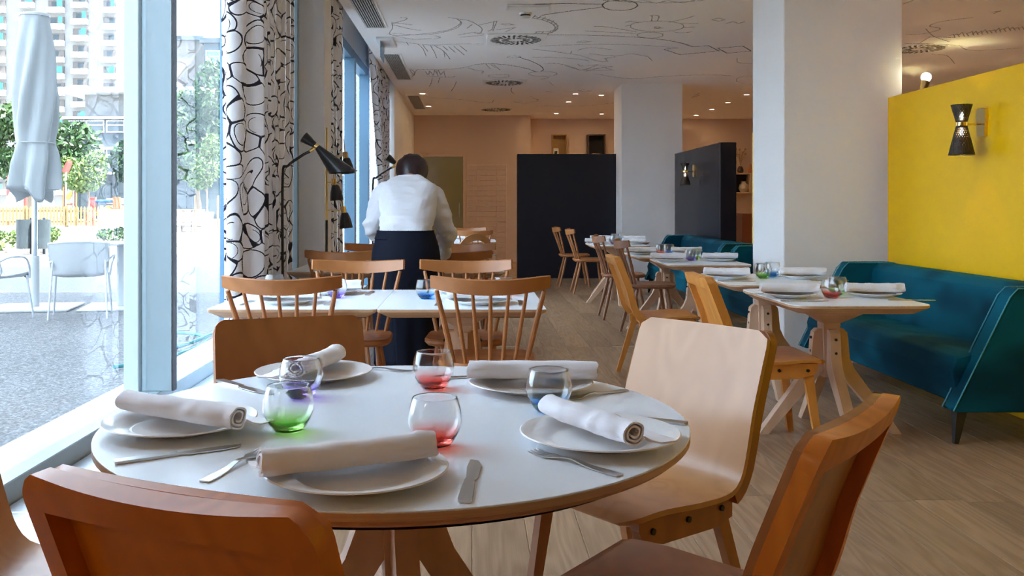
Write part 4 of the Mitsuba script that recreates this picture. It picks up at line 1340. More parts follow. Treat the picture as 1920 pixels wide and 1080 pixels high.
PZ = TZ + .0064
rtp = 'plates on the round table'
for (x, y), nm in (((-.627, 1.94), 'closest to the window'), ((-.439, 2.505), 'in front of the brown chair facing the camera'), ((.153, 2.35), 'behind the blue tumbler'), ((.259, 1.83), 'before the pale-backed chair'), ((-.203, 1.585), 'closest to the camera')):
    put(pl, 'plate', 'wide white plate on the round table, ' + nm, 'plate', (x, y, TZ), 0, rtp)
NZ = TZ + .0085
rolls = [((-.765, 1.99), (-.47, 1.815), 'closest to the window', 1), ((-.462, 2.36), (-.392, 2.64), 'pointing away before the brown chair', 0), ((-.01, 2.36), (.325, 2.345), 'lying crosswise behind the blue tumbler', 0), ((.165, 1.945), (.305, 1.69), 'with its spiral end towards the camera', 1), ((-.353, 1.50), (-.07, 1.625), 'on the plate closest to the camera', 1)]
for i, (a, b, nm, fl) in enumerate(rolls):
    roll(i, a, b, NZ + .012, 'rolled white napkin on the round table, ' + nm, 'napkins on the round table', False)
for c, x, y, nm in (('green', -.39, 1.915, 'tumbler with a green base on the round table'), ('purple', -.427, 2.253, 'tumbler with a purple base on the round table'), ('red', -.101, 2.36, 'red-based tumbler in the middle of the round table, the one further from the camera'), ('red', -.074, 1.795, 'red-based tumbler on the round table behind the closest plate'), ('blue', .179, 2.10, 'tumbler with a blue base on the round table')):
    put(GL[c], 'tumbler', nm, 'glass', (x, y, TZ + .0003), 0, 'coloured tumblers on the round table')
kg, fg = 'knives on the round table', 'forks on the round table'
lay(KNIFE, 'knife', (-.665, 1.675), (-.41, 1.822), .24, 'steel knife on the window side of the round table, below the first plate', 'knife', kg, free=True)
lay(FORK, 'fork', (-.463, 1.56), (-.386, 1.835), .216, 'steel fork beside the closest plate, half under the green tumbler', 'fork', fg, free=True)
lay(KNIFE, 'knife', (-.69, 2.46), (-.50, 2.27), .24, 'steel knife on the window side of the purple tumbler', 'knife', kg, free=True)
lay(FORK, 'fork', (-.375, 2.66), (-.165, 2.59), .216, 'steel fork peeping out beside the plate of the brown chair', 'fork', fg, free=True)
lay(KNIFE, 'knife', (-.012, 1.452), (.006, 1.70), .24, 'steel knife pointing away from the camera beside the closest plate', 'knife', kg, free=True)
lay(FORK, 'fork', (.262, 1.595), (.075, 1.80), .216, 'steel fork lying slantwise before the plate of the pale-backed chair', 'fork', fg, free=True)
lay(KNIFE, 'knife', (.470, 1.97), (.30, 2.055), .24, 'steel knife beyond the plate before the pale-backed chair', 'knife', kg, free=True)
lay(KNIFE, 'knife', (.125, 2.545), (-.085, 2.49), .24, 'steel knife beside the far red-based tumbler', 'knife', kg, free=True)
lay(FORK, 'fork', (.40, 2.335), (.25, 2.235), .216, 'steel fork in shadow right behind the blue tumbler', 'fork', fg, free=True)

# first-row tables
for i, ((x, y), nm) in enumerate((((-.90, 4.42), 'near setting of the table by the curtain'), ((-.76, 4.90), 'far setting of the table by the curtain'), ((.035, 4.40), 'near setting of the aisle table'), ((-.03, 4.90), 'far setting of the aisle table'))):
    put(pl, 'plate', 'white plate, first row, ' + nm, 'plate', (x, y, TZ), 0, 'plates on the first-row tables')
    roll(i, (x - .155, y + .0), (x + .155, y + (.01, .02, -.01, .015)[i]), NZ + .012, 'rolled white napkin, first row, ' + nm, 'napkins on the first-row tables')
    lay(KNIFE, 'knife', (x + .20, y - .10), (x + .205, y + .13), .24, 'steel knife, first row, ' + nm, 'knife', 'knives on the first-row tables', free=True)
    lay(FORK, 'fork', (x - .205, y - .10), (x - .20, y + .11), .216, 'steel fork, first row, ' + nm, 'fork', 'forks on the first-row tables', free=True)
for c, x, y, nm in (('clear', -1.09, 4.98, 'clear tumbler on the first-row table by the curtain'), ('purple', -.70, 4.66, 'purple-based tumbler on the first-row table by the curtain'), ('blue', -.235, 4.62, 'blue-based tumbler on the first-row aisle table'), ('red', .165, 4.80, 'red-based tumbler on the first-row aisle table')):
    put(GL[c], 'tumbler', nm, 'glass', (x, y, TZ + .0003), 0, 'tumblers on the first-row tables')
for i, ((x, y), nm) in enumerate((((-.93, 6.74), 'near setting by the pier'), ((-.93, 7.22), 'far setting by the pier'), ((-.14, 6.74), 'near setting on the aisle'), ((-.12, 7.22), 'far setting on the aisle'))):
    put(pl, 'plate', 'white plate, second row, ' + nm, 'plate', (x, y, TZ), 0, 'plates on the second-row tables')
    roll(i, (x - .155, y), (x + .155, y + .01), NZ + .012, 'rolled white napkin, second row, ' + nm, 'napkins on the second-row tables')
for c, x, y, nm in (('red', .14, 7.0, 'red-based tumbler on the second-row aisle table'), ('clear', .06, 6.95, 'clear tumbler on the second-row aisle table'), ('green', -.66, 7.0, 'green-based tumbler on the second-row table by the pier')):
    put(GL[c], 'tumbler', nm, 'glass', (x, y, TZ + .0003), 0, 'tumblers on the second-row tables')
put(pl, 'plate', 'white plate on the farthest square table', 'plate', (-.07, 12.2, TZ))
roll(0, (-.23, 12.2), (.09, 12.2), NZ + .012, 'rolled white napkin on the farthest square table', None)
put(pl, 'plate', 'white plate on the small round table', 'plate', (-.30, 10.65, TZ))
roll(1, (-.45, 10.65), (-.15, 10.66), NZ + .012, 'rolled white napkin on the small round table', None)

# tables along the sofas
SET = [((-.225, -.06), (.23, -.02), (('red', -.02, -.09), ('green', .075, .08)), 0), ((-.235, .0), (.26, .02), (('green', .01, .04), ('blue', .115, .17)), 0),
       ((-.25, .0), (.20, .05), (('purple', -.03, .12), ('green', .035, .24)), 1), ((-.24, .0), (.22, .05), (('red', -.04, .0), ('blue', .06, .10)), 1),
       ((-.24, .0), (.22, .05), (('purple', -.03, .0), ('clear', .06, .10)), 1), ((-.24, .0), (.20, .0), (('clear', -.06, .0), ('blue', .05, .08)), 1)]
for k, ((tx, ty), (pa, pb, gl, far)) in enumerate(zip(RTAB, SET)):
    nm = SOFA_NAMES[k]
    for j, (dx, dy) in enumerate((pa, pb)):
        side = ('chair side', 'sofa side')[j]
        x, y = tx + dx, ty + dy
        put(pl, 'plate', 'white plate on the %s of the table %s' % (side, nm), 'plate', (x, y, TZ), 0, 'plates on the sofa tables', scale=(.84, .84, 1))
        roll(k + j, (x - .145, y + .03 - .02 * j), (x + .145, y - .005 - .02 * j), NZ + .012, 'rolled white napkin on the %s of the table %s' % (side, nm), 'napkins on the sofa tables')
        if k < 2:
            lay(KNIFE, 'knife', (x - .11 + .1 * j, y - .185), (x + .12 + .1 * j, y - .19), .24, 'steel knife on the %s of the table %s' % (side, nm), 'knife', 'knives on the sofa tables', free=True)
            lay(FORK, 'fork', (x - .13, y + .19), (x + .07, y + .195), .216, 'steel fork on the %s of the table %s' % (side, nm), 'fork', 'forks on the sofa tables', free=True)
    for c, dx, dy in gl:
        put(GL[c], 'tumbler', '%s tumbler on the sofa table %s' % ('clear' if c == 'clear' else c + '-based', nm), 'glass', (tx + dx, ty + dy, TZ + .0003), 0, 'tumblers on the sofa tables')

# ================================================================== THE WAITRESS


def limb(chain, seg=20):
    return [spheres_hull([(*chain[i][0], chain[i][1]), (*chain[i + 1][0], chain[i + 1][1])], seg) for i in range(len(chain) - 1)]


def level(cx, cy, z, hw, r):
    return [(cx - hw + r, cy, z, r), (cx + hw - r, cy, z, r)]


def hand(wrist, fdir, side, pdir):
    """Palm, four fingers of unequal length and a thumb; fdir: where the fingers point, pdir: the palm's normal."""
    w, f, p = np.array(wrist), np.array(fdir, float), np.array(pdir, float)
    f /= np.linalg.norm(f)
    p = p - f * p.dot(f)
    p /= np.linalg.norm(p)
    s = np.cross(f, p) * side
    out = [spheres_hull([(*(w + f * .012 + s * .016), .017), (*(w + f * .012 - s * .016), .017), (*(w + f * .085 + s * .032), .013), (*(w + f * .082 - s * .030), .013)], 14)]
    for k, ln in enumerate((.062, .076, .082, .074)):
        o = w + f * .083 + s * (-.030 + .0205 * k)
        a = o + (f * .92 + p * .3) * ln * .45
        b = a + (f * .75 + p * .62) * ln * .32
        c = b + (f * .5 + p * .85) * ln * .25
        for (q0, r0), (q1, r1) in (((o, .0095), (a, .009)), ((a, .009), (b, .0082)), ((b, .0082), (c, .0075))):
            out.append(spheres_hull([(*q0, r0), (*q1, r1)], 12))
    o = w + f * .03 + s * .030
    a = o + (f * .6 + s * .7 + p * .25) * .042
    b = a + (f * .85 + s * .25 + p * .35) * .034
    out += [spheres_hull([(*o, .0125), (*a, .0105)], 12), spheres_hull([(*a, .0105), (*b, .0085)], 12)]
    return out


CX = -.425
HC = np.array([CX + .01, 6.26, 1.425])
Lsh, Lel, Lwr = (-.595, 6.02, 1.275), (-.668, 6.01, 1.07), (-.60, 6.22, .93)
Rsh, Rel, Rwr = (-.245, 6.04, 1.25), (-.165, 6.06, 1.02), (-.205, 6.23, .86)
body = []
lv = [level(CX, 5.75, .93, .15, .10), level(CX, 5.77, 1.03, .125, .09), level(CX, 5.89, 1.16, .135, .08), level(CX, 6.01, 1.27, .155, .06), level(CX, 6.07, 1.32, .085, .052)]
body += [spheres_hull(a + b, 20) for a, b in zip(lv[:-1], lv[1:])]
body += limb([((CX, 6.08, 1.33), .055), ((CX + .005, 6.19, 1.39), .052)])
body += limb([(Lsh, .058), (Lel, .045), (Lwr, .029)]) + limb([(Rsh, .058), (Rel, .045), (Rwr, .029)])
body += hand(Lwr, (.25, .72, -.45), -1, (0.2, -.2, -.9)) + hand(Rwr, (-.1, .72, -.5), 1, (-.2, -.2, -.9))
for sx in (-1, 1):
    body += limb([((CX + sx * .09, 5.76, .90), .095), ((CX + sx * .10, 5.77, .50), .062), ((CX + sx * .10, 5.74, .10), .040)])
    body.append(spheres_hull([(CX + sx * .10, 5.73, .055, .035), (CX + sx * .11, 5.88, .04, .03)]))
# head, turned down and forward
hd = np.array([0, math.cos(math.radians(38)), -math.sin(math.radians(38))])     # where the face looks
hu = np.array([0, math.sin(math.radians(38)), math.cos(math.radians(38))])
body.append(spheres_hull([(*(HC + hu * .025), .088), (*(HC + hd * .045 - hu * .02), .066), (*(HC + hd * .065 - hu * .085), .034)], 26))
body.append(spheres_hull([(*(HC + hd * .112 + hu * .005), .008), (*(HC + hd * .128 - hu * .035), .012), (*(HC + hd * .105 - hu * .038), .014)], 14))
for sx in (-1, 1):
    e = HC + np.array([sx * .082, 0, 0]) - hu * .012
    body.append(spheres_hull([(*(e + hu * .022), .013), (*(e - hu * .018), .010), (*(e - hd * .012), .014)], 12))
B = organic(body, .016, 10)
p = Model()
p.add('body', B, 'm_skin', True)
for sx in (-1, 1):
    s = trimesh.creation.icosphere(2, .0115)
    s.apply_translation(HC + hd * .098 + np.array([sx * .033, 0, 0]) + hu * .004)
    p.add('eye', s, 'm_eye', True)
lip = [HC + hd * (.104 - .010 * abs(t)) + np.array([t * .024, 0, 0]) - hu * .073 for t in np.linspace(-1, 1, 7)]
p.add('mouth', tube(lip, [.002, .005, .0065, .007, .0065, .005, .002], 8), 'm_lip')
# hair: a bob to the nape
V, F = [], []
nu, nv = 34, 30
for i in range(nv):
    t = i / (nv - 1)
    for j in range(nu):
        a = 2 * math.pi * j / nu
        back = .5 - .5 * math.sin(a)            # 1 at the back of the head
        rr = .112 * math.sin(min(math.pi * (.02 + t * .62), math.pi / 2)) if t < .78 else .112 * (1 - .25 * ((t - .78) / .22) ** 2)
        drop = .115 * math.cos(math.pi * t * .62) if t < .80 else .115 * math.cos(math.pi * .8 * .62) - (t - .8) / .2 * (.075 + .03 * back)
        if math.sin(a) > .35:
            drop = max(drop, .035 - .0)
        q = HC + np.array([rr * math.cos(a) * 1.0, 0, 0]) + hd * (rr * math.sin(a) * .98 - .012) + hu * (drop * 1.02 + .012)
        q = q + (meshkit.noise(np.array([a * 9.0, 0.4 * t, 3.0])) - .5) * .010 * (q - HC) / .11
        V.append(q)
for i in range(nv - 1):
    for j in range(nu):
        k = (j + 1) % nu
        F += [(i * nu + j, i * nu + k, (i + 1) * nu + k), (i * nu + j, (i + 1) * nu + k, (i + 1) * nu + j)]
V.append(HC + hu * .128)
F += [(len(V) - 1, (j + 1) % nu, j) for j in range(nu)]
hm = tm(V, F)
p.add('hair', hm, 'm_hair', True)
# shirt
sh = [level(CX + .0, 5.76, .985, .160, .125), level(CX, 5.80, 1.06, .164, .125), level(CX + .005, 5.90, 1.17, .178, .115), level(CX + .005, 6.0, 1.275, .195, .095), level(CX, 6.05, 1.325, .13, .075)]
shirt = [spheres_hull(a + b, 24) for a, b in zip(sh[:-1], sh[1:])]
shirt += limb([((Lsh[0] + .02, Lsh[1], Lsh[2]), .082), (Lel, .060), (Lwr, .043)]) + limb([((Rsh[0] - .02, Rsh[1], Rsh[2]), .082), (Rel, .060), (Rwr, .043)])
S = organic(shirt, .011, 16)
nv_ = S.vertex_normals
w = meshkit.fbm(S.vertices * np.array([7.0, 9.0, 17.0]), 3, 4) - .5
w2 = np.abs(meshkit.noise(S.vertices * np.array([7.0, 7.0, 21.0]) + np.array([0, 0, 3.0]), 9) - .5)
low = np.clip((1.22 - S.vertices[:, 2]) / .25, .25, 1)
S.vertices = S.vertices + nv_ * (.004 + w * .030 + (.18 - w2) * .050 * low)[:, None]
p.add('shirt', S, 'm_shirt', True)
cv = [(CX - .075, 6.10, 1.365), (CX - .06, 6.035, 1.385), (CX, 6.01, 1.392), (CX + .06, 6.035, 1.385), (CX + .075, 6.10, 1.365)]
c = smooth_path(cv, 5)
G = np.stack([c - np.array([0, .012, .025]), c + np.array([0, .004, .010])], 1)
p.add('collar', solid_sheet(G, .006), 'm_shirt', 40)


def apron(scale, a0, a1, z0, z1, n=72, closed=True, seed=0):
    R = []
    for z in np.linspace(z1, z0, 16):
        k = (1.04 - z) / .85
        hw, dp = np.interp(z, [.18, .4, .75, .93, 1.03], [.20, .205, .226, .212, .178]), np.interp(z, [.18, .4, .75, .93, 1.03], [.17, .17, .178, .175, .145])
        ring = []
        for t in range(n if closed else n + 1):
            a = a0 + (a1 - a0) * t / n
            fold = 1 + .035 * k * math.sin(7 * a + 2 * z + seed) + .02 * k * math.sin(13 * a + 1.3 + seed)
            ring.append((CX + hw * scale * fold * math.cos(a), 5.76 + dp * scale * fold * math.sin(a), z))
        R.append(ring)
    return R


p.add('apron', ring_loft(apron(1.0, 0, 2 * math.pi, .18, 1.03)), 'm_apron', True)
fl = np.array(apron(1.035, math.radians(238), math.radians(352), .20, 1.0, 30, False, .5))
for i in range(fl.shape[0]):     # the flap's free edge runs down slantwise
    t = i / (fl.shape[0] - 1)
    fl[i, :6] += (fl[i, 6] - fl[i, :6]) * (.9 * t)
p.add('apron_flap', solid_sheet(fl, .006), 'm_apron', 50)
band = apron(1.03, 0, 2 * math.pi, .985, 1.04)
p.add('waistband', ring_loft(band), 'm_apron', True)
for sx in (-1, 1):
    p.add('shoe', organic([spheres_hull([(CX + sx * .10, 5.70, .05, .044), (CX + sx * .10, 5.76, .05, .043), (CX + sx * .115, 5.91, .034, .034)]).trim_by_plane((0, 0, 1), 0.004)], .02, 2), 'm_shoe', 40)
put(p, 'person', 'waitress in a white shirt and long black apron bending over the second-row tables', 'person')

# ================================================================== OUTSIDE
GZ = -0.012
struct('ground', join(box(-260, -1.97, -40, 17.8, GZ - .3, GZ)), 'm_asphalt')
struct('ground', box(-260, 60, 20.5, 320, GZ - .3, GZ - .001), 'm_paving')
struct('ground', box(-260, -2.06, 17.8, 20.5, GZ - .3, GZ - .0005), 'm_paving')


def outdoor_chair():
    """Faces +y: one bowl of white mesh on four tube legs with arm loops."""
    g = Model()
    n, m = 18, 17
    G = np.zeros((n, m, 3))
    for i in range(n):
        t = i / (n - 1)
        pr = smooth_path([(.24, .44), (.05, .43), (-.14, .44), (-.21, .52), (-.27, .80)], 8)
        ss = np.linspace(0, 1, len(pr))
        y, z = np.interp(t, ss, pr[:, 0]), np.interp(t, ss, pr[:, 1])
        for j in range(m):
            u = -1 + 2 * j / (m - 1)
            hw = np.interp(t, [0, .45, .6, 1], [.22, .255, .27, .30])
            G[i, j] = (u * hw, y + .10 * u * u * np.interp(t, [0, .5, .75, 1], [0, .2, 1, .75]), z + .05 * u ** 4 * (1 - t) + .02 * (1 - u * u) * t)
    sh = solid_sheet(G, .006)
    g.add('shell', sh, 'm_outwhite', 50)
    ring = np.vstack([G[-1], G[::-1, -1][1:], G[0, ::-1][1:], G[:, 0][1:]])
    g.add('rim', tube(ring, .011, 8), 'm_outmetal')
    for sx in (-1, 1):
        g.add('arm', tube(smooth_path([(sx * .27, -.17, .60), (sx * .33, -.05, .665), (sx * .335, .12, .655), (sx * .30, .20, .55), (sx * .28, .215, .43)], 5), .011, 8), 'm_outmetal')
        g.add('leg', tube([(sx * .27, .19, .46), (sx * .30, .25, 0)], .011, 8), 'm_outmetal')
        g.add('leg', tube([(sx * .26, -.16, .62), (sx * .29, -.30, 0)], .011, 8), 'm_outmetal')
    return g


oc = outdoor_chair()
og = 'white metal terrace chairs'
put(oc, 'terrace_chair', 'white mesh terrace chair with arm loops beside the round terrace table', 'chair', (-4.28, 9.86, GZ), 18, og, (1.0, 1.0, 1.0))
put(oc, 'terrace_chair', 'white mesh terrace chair half cut off by the frame, beyond the parasol pole', 'chair', (-5.12, 9.66, GZ), -28, og)
g = Model()
g.add('base_plate', box(-.42, .42, -.42, .42, 0, .02, .006), 'm_outwhite', smooth=False)
g.add('post', box(-.045, .045, -.045, .045, .02, .75, .004), 'm_outmetal', smooth=False)
g.add('table_top', lathe([(0, .75), (.44, .75), (.46, .765), (.46, .775), (0, .778)], 48), 'm_outwhite')
put(g, 'terrace_table', 'round white terrace table on a square post behind the window frame', 'table', (-4.17, 10.72, GZ), 12)
# parasol
g = Model()
g.add('base_plate', box(-.46, .46, -.40, .40, 0, .03, .008), 'm_outwhite', smooth=False)
g.add('sleeve', tube([(0, 0, .03), (0, 0, .62)], .052, 20), 'm_outwhite')
k = trimesh.creation.icosphere(2, .035)
k.apply_translation((-.085, 0, .40))
g.add('knob', k, 'm_black', True)
g.add('pole', tube([(0, 0, .6), (0, 0, 3.3)], .032, 18), 'm_polemetal')
R = []
prr = np.random.default_rng(3)
ph = prr.uniform(0, 6, 6)
for i, z in enumerate(np.linspace(3.43, 1.40, 40)):
    rr = np.interp(z, [1.32, 1.7, 1.92, 1.98, 2.1, 2.5, 3.0, 3.3, 3.43], [.235, .23, .20, .205, .215, .235, .20, .165, .15])
    fold = np.interp(z, [1.32, 1.9, 1.96, 2.2, 3.0, 3.43], [.38, .22, .10, .26, .2, .03])
    ring = []
    for t in range(64):
        a = 2 * math.pi * t / 64
        tw = a + .75 * (3.43 - z)
        q = rr * (1 + fold * (math.sin(5 * tw + ph[0]) * .6 + .4 * math.sin(8 * tw + ph[1] + z)))
        zz = z - (.16 * max(0, math.sin(3 * a + ph[2])) if z < 1.48 else 0)
        ring.append((q * math.cos(a), q * math.sin(a), zz))
    R.append(ring)
g.add('canopy', ring_loft(R), 'm_canvas', 50)
g.add('tie_band', tube([(.215 * math.cos(a), .215 * math.sin(a), 1.94) for a in np.linspace(0, 2 * math.pi, 30)], .008, 6), 'm_canvas')
g.add('top_cap', lathe([(0, 3.42), (.165, 3.42), (.17, 3.445), (.06, 3.47), (0, 3.47)], 28), 'm_outwhite')
put(g, 'parasol', 'closed pale canvas parasol on a square base outside the window', 'parasol', (-5.12, 10.55, GZ), 10)
# litter bin
g = Model()
for sx in (-1, 1):
    g.add('bucket', lathe([(0, .14), (.19, .14), (.205, .86), (.19, .86), (.18, .2), (0, .2)], 24).apply_translation((sx * .21, 0, 0)), 'm_bin')
    g.add('post', box(sx * .16 - .03, sx * .16 + .03, .20, .26, 0, .9), 'm_bin', smooth=False)
put(g, 'litter_bin', 'dark twin-bucket litter bin behind the parasol pole', 'bin', (-10.85, 22.3, GZ))
# hose
hp = smooth_path([(-2.62, 6.6, .02), (-2.35, 7.1, .02), (-2.32, 7.9, .03), (-2.7, 8.3, .03), (-3.0, 7.9, .03), (-2.75, 7.35, .03), (-2.4, 7.35, .05), (-2.31, 8.4, .06), (-2.33, 9.3, .03)], 8)
put(single(tube(hp, .016, 8), 'm_hose', 40), 'hose', 'green-blue hose coiled on the ground below the second pane', 'hose', (0, 0, GZ + .008))

# planting bed with low shrubs
struct('planting_bed', box(-24, -10.4, 23.0, 29.0, GZ - .1, GZ + .03), 'm_soil', 'strip of bare soil with low shrubs across the square')
struct('kerb', box(-10.2, -7.2, 26.3, 26.6, GZ - .1, GZ + .12, .01), 'm_paving', 'pale kerb in front of the bench')


def leaves(blobs, n, size, seed):
    r = np.random.default_rng(seed)
    V = np.zeros((n * 4, 3))
    k = r.integers(0, len(blobs), n)
    bl = np.array(blobs, float)
    d = r.normal(size=(n, 3))
    d /= np.linalg.norm(d, axis=1, keepdims=True)
    rad = r.uniform(.35, 1, n) ** .6
    c = bl[k, :3] + d * rad[:, None] * bl[k, 3:6]
    u = r.normal(size=(n, 3))
    u /= np.linalg.norm(u, axis=1, keepdims=True)
    w = np.cross(u, r.normal(size=(n, 3)))
    w /= np.linalg.norm(w, axis=1, keepdims=True)
    s = size * r.uniform(.6, 1.3, n)[:, None]
    V[0::4], V[1::4], V[2::4], V[3::4] = c - u * s, c - w * s * .5, c + u * s, c + w * s * .5
    o = np.arange(n)[:, None] * 4
    F = np.vstack([o + np.array([[0, 1, 2]]), o + np.array([[0, 2, 3]])])
    return tm(V, F)


def tree(x, y, h, trunk_h, blobs, n, size, lf, label, name='tree', group=None, tr=.12, stakes=False, seed=0):
    g = Model()
    g.add('trunk', tube(smooth_path([(0, 0, 0), (.05 * tr * 8, 0, trunk_h * .5), (0, .05, trunk_h), (.06, 0, h * .8)], 4), np.interp(np.linspace(0, 1, 13), [0, 1], [tr, tr * .35]), 10), 'm_bark')
    r = np.random.default_rng(seed + 50)
    for i in range(5):
        b = blobs[i % len(blobs)]
        g.add('branch', tube([(0, 0, trunk_h * (.8 + .05 * i)), (b[0] * .5, b[1] * .5, trunk_h + (b[2] - trunk_h) * .5), (b[0], b[1], b[2])], [tr * .4, tr * .3, tr * .12], 6), 'm_bark')
    g.add('foliage', leaves(blobs, n, size, seed), lf, False, kind='stuff')
    if stakes:
        for dx in (-.45, .45):
            g.add('stake', tube([(dx, 0, 0), (dx, 0, 1.6)], .05, 8), 'm_fencewood')
    put(g, name, label, 'tree', (x, y, GZ), 0, group)


tg = 'trees across the square'
tree(-30.5, 62, 9.5, 2.6, [(-3.5, 0, 6.2, 2.0, 1.8, 2.2), (0, 0, 7.0, 2.1, 1.8, 1.7), (3.0, 0, 5.4, 2.0, 1.8, 1.6), (.5, 0, 4.2, 3.4, 1.8, 1.5), (3.9, 0, 4.0, 1.5, 1.8, 1.3)], 4800, .27, 'm_leaf', 'broad green tree behind the parasol', group=tg, tr=.25, seed=1)
tree(-52, 62, 9, 2.6, [(0, 0, 5.5, 3, 2, 2.6), (2.5, 0, 4.5, 2.2, 2, 2), (-2.5, 0, 4.6, 2.2, 2, 2)], 2600, .36, 'm_leaf', 'round green tree further along the square', group=tg, tr=.25, seed=9)
tree(-44, 75, 11, 3, [(0, 0, 7, 3.2, 2, 3.4), (3, 0, 5, 2.4, 2, 2.5), (-3, 0, 5.5, 3, 2, 3), (2.4, 0, 9.3, 1.8, 2, 2.2)], 4200, .36, 'm_leaf_dark', 'dark green tree at the edge of the frame beyond the terrace chairs', group=tg, tr=.3, seed=2)
tree(-21.9, 51.5, 4.4, 1.9, [(0, 0, 3.0, 1.0, .9, 1.0), (.35, 0, 3.7, .55, .6, .7), (-.3, 0, 2.5, .9, .8, .6)], 1700, .13, 'm_leaf_lime', 'young lime-green tree with a thin trunk inside the playground', group=tg, tr=.07, seed=3)
tree(-25.4, 56, 4.2, 1.9, [(0, 0, 3.1, .9, .8, 1.0), (.3, 0, 3.8, .5, .6, .5)], 1200, .13, 'm_leaf_lime', 'young lime-green tree half hidden behind the closed parasol', group=tg, tr=.07, seed=4)
tree(-10.6, 36, 4.6, 1.9, [(0, 0, 2.7, .62, .6, .65), (.2, 0, 3.5, .42, .5, .6), (-.25, 0, 2.2, .5, .5, .4)], 1700, .085, 'm_leaf_lime', 'staked young tree beside the bench', group=tg, tr=.05, stakes=True, seed=5)
tree(-19.5, 64, 12, 2.6, [(-1.2, 0, 7.2, 1.9, 2, 2.4), (1.2, 0, 9.0, 1.4, 1.8, 2.8), (2.2, 0, 6, 1.6, 1.8, 2.8), (-2.8, 0, 5.5, 1.5, 1.8, 2.5), (0, 0, 4.6, 2.6, 1.8, 1.8)], 5600, .25, 'm_leaf', 'tall bushy green tree seen through the second pane', group=tg, tr=.25, seed=6)
tree(-24.2, 70, 9.5, 2.4, [(0, 0, 5.6, 2.6, 2, 2.6), (1.5, 0, 7.2, 1.8, 2, 2.0), (-1.8, 0, 4.6, 2, 2, 2)], 4000, .28, 'm_leaf_dark', 'dark green tree beside the tall bushy one through the second pane', group=tg, tr=.25, seed=7)
srng = np.random.default_rng(12)
for i in range(11):
    x = -20.6 + i * .98 + srng.uniform(-.2, .2)
    y = 25.6 + srng.uniform(-1.2, 1.4)
    if i < 2:
        x, y = -13.6 + i * 1.25, 23.6
    g = Model()
    g.add('foliage', leaves([(0, 0, .28, .45, .4, .22), (.25, .1, .4, .22, .25, .18), (-.2, 0, .38, .25, .25, .2)], 260, .075, 30 + i), ('m_leaf', 'm_leaf_lime')[i % 2], False, kind='stuff')
    g.add('stem', tube([(0, 0, 0), (.05, 0, .3)], .02, 6), 'm_bark')
    put(g, 'shrub', 'low green shrub in the soil strip across the square', 'shrub', (x, y, GZ), 0, 'low shrubs in the soil strip')

# playground fence
g = Model()
px = -29.5
fy = 50.5
pk = [(-.055, 0), (.055, 0), (.055, .98), (0, 1.07), (-.055, .98)]
first = g.add('picket', prism(pk, -.02, .02, 'xz'), 'm_fencewood', smooth=False, to_world=None) if False else None
base = mikit.ply(prism(pk, -.02, .02, 'xz'), 'm_fencewood', smooth=False)
for i in range(46):
    path = 'picket' if i == 0 else 'picket_%03d' % i
    g.parts[path] = {**base, 'local': T().translate([i * .19, 0, .08])}
for z in (.25, .85):
    g.add('rail', box(-.1, 8.75, .02, .06, z, z + .09), 'm_fencewood', smooth=False)
for x in (0.1, 2.2, 4.4, 6.75, 8.7):
    g.add('post', box(x - .07, x + .07, .05, .19, 0, 1.2), 'm_fencewood', smooth=False)
put(g, 'picket_fence', 'low wooden picket fence around the playground', 'fence', (px, fy, GZ))
g = Model()
for i in range(3):
    g.add('panel', box(i * 2.0, i * 2.0 + 1.9, 0, .12, 0, 1.0, .01), 'm_outwhite', smooth=False)
    g.add('post', box(i * 2.0 + 1.9, i * 2.0 + 2.0, -.02, .14, 0, 1.0), 'm_fencewood', smooth=False)
put(g, 'barrier_wall', 'white panelled barrier continuing from the picket fence', 'barrier', (-21.0, fy, GZ))
# play tower
g = Model()
for x, y, c, h in ((0, 0, 'm_playorange', 2.5), (.35, 0, 'm_outwhite', 3.7), (1.55, 0, 'm_outwhite', 3.1), (1.95, 0, 'm_playorange', 3.2)):
    g.add('post', tube([(x, y, 0), (x, y, h)], .13, 12), c)
g.add('roof', prism([(0, 3.5), (.9, 4.2), (1.0, 4.0), (.4, 3.4)], -.5, .5, 'xz'), 'm_playred', smooth=False)
g.add('panel', prism([(.35, 1.9), (1.4, 2.3), (1.35, 2.05), (.9, 1.7), (.4, 1.7)], -.1, .1, 'xz'), 'm_playyellow', smooth=False)
g.add('ladder_rung', tube([(.3, 0, 1.4), (1.9, 0, 1.4)], .06, 8), 'm_playorange')
g.add('ladder_rung', tube([(.3, 0, .9), (1.9, 0, .9)], .06, 8), 'm_playorange')
g.add('platform', box(-3.2, .3, -.5, .6, 1.1, 1.2), 'm_fencewood', smooth=False)
g.add('bridge_rail', tube(smooth_path([(-3.6, 0, 2.6), (-2.2, 0, 2.75), (-.4, 0, 2.3)], 6), .09, 10), 'm_outwhite')
for x in (-3.1, -1.6):
    g.add('post', tube([(x, 0, 0), (x, 0, 2.6)], .1, 10), 'm_outwhite')
put(g, 'play_tower', 'orange and white playground climbing tower with a red roof behind the picket fence', 'play tower', (-24.1, 53.2, GZ), scale=(.38, .6, .92))
g = Model()
g.add('slide', solid_sheet(np.array([[(u * .4, 1.2 - t * 1.9 if False else -t * 1.9, 1.9 - 1.8 * t + .1 * abs(u))for u in (-1, -.5, .5, 1)] for t in np.linspace(0, 1, 8)]), .05), 'm_outwhite', 40)
for sx in (-1, 1):
    g.add('post', tube([(sx * .5, .1, 0), (sx * .5, .1, 3.0)], .1, 10), 'm_playred')
g.add('shield', prism([(-.5, 2.0), (.5, 2.0), (.5, 3.0), (0, 2.6), (-.3, 3.1)], .05, .15, 'xz'), 'm_playblue', smooth=False)
put(g, 'slide', 'playground slide with a blue shield and red posts behind the parasol', 'slide', (-27.3, 54.0, GZ))
g = Model()
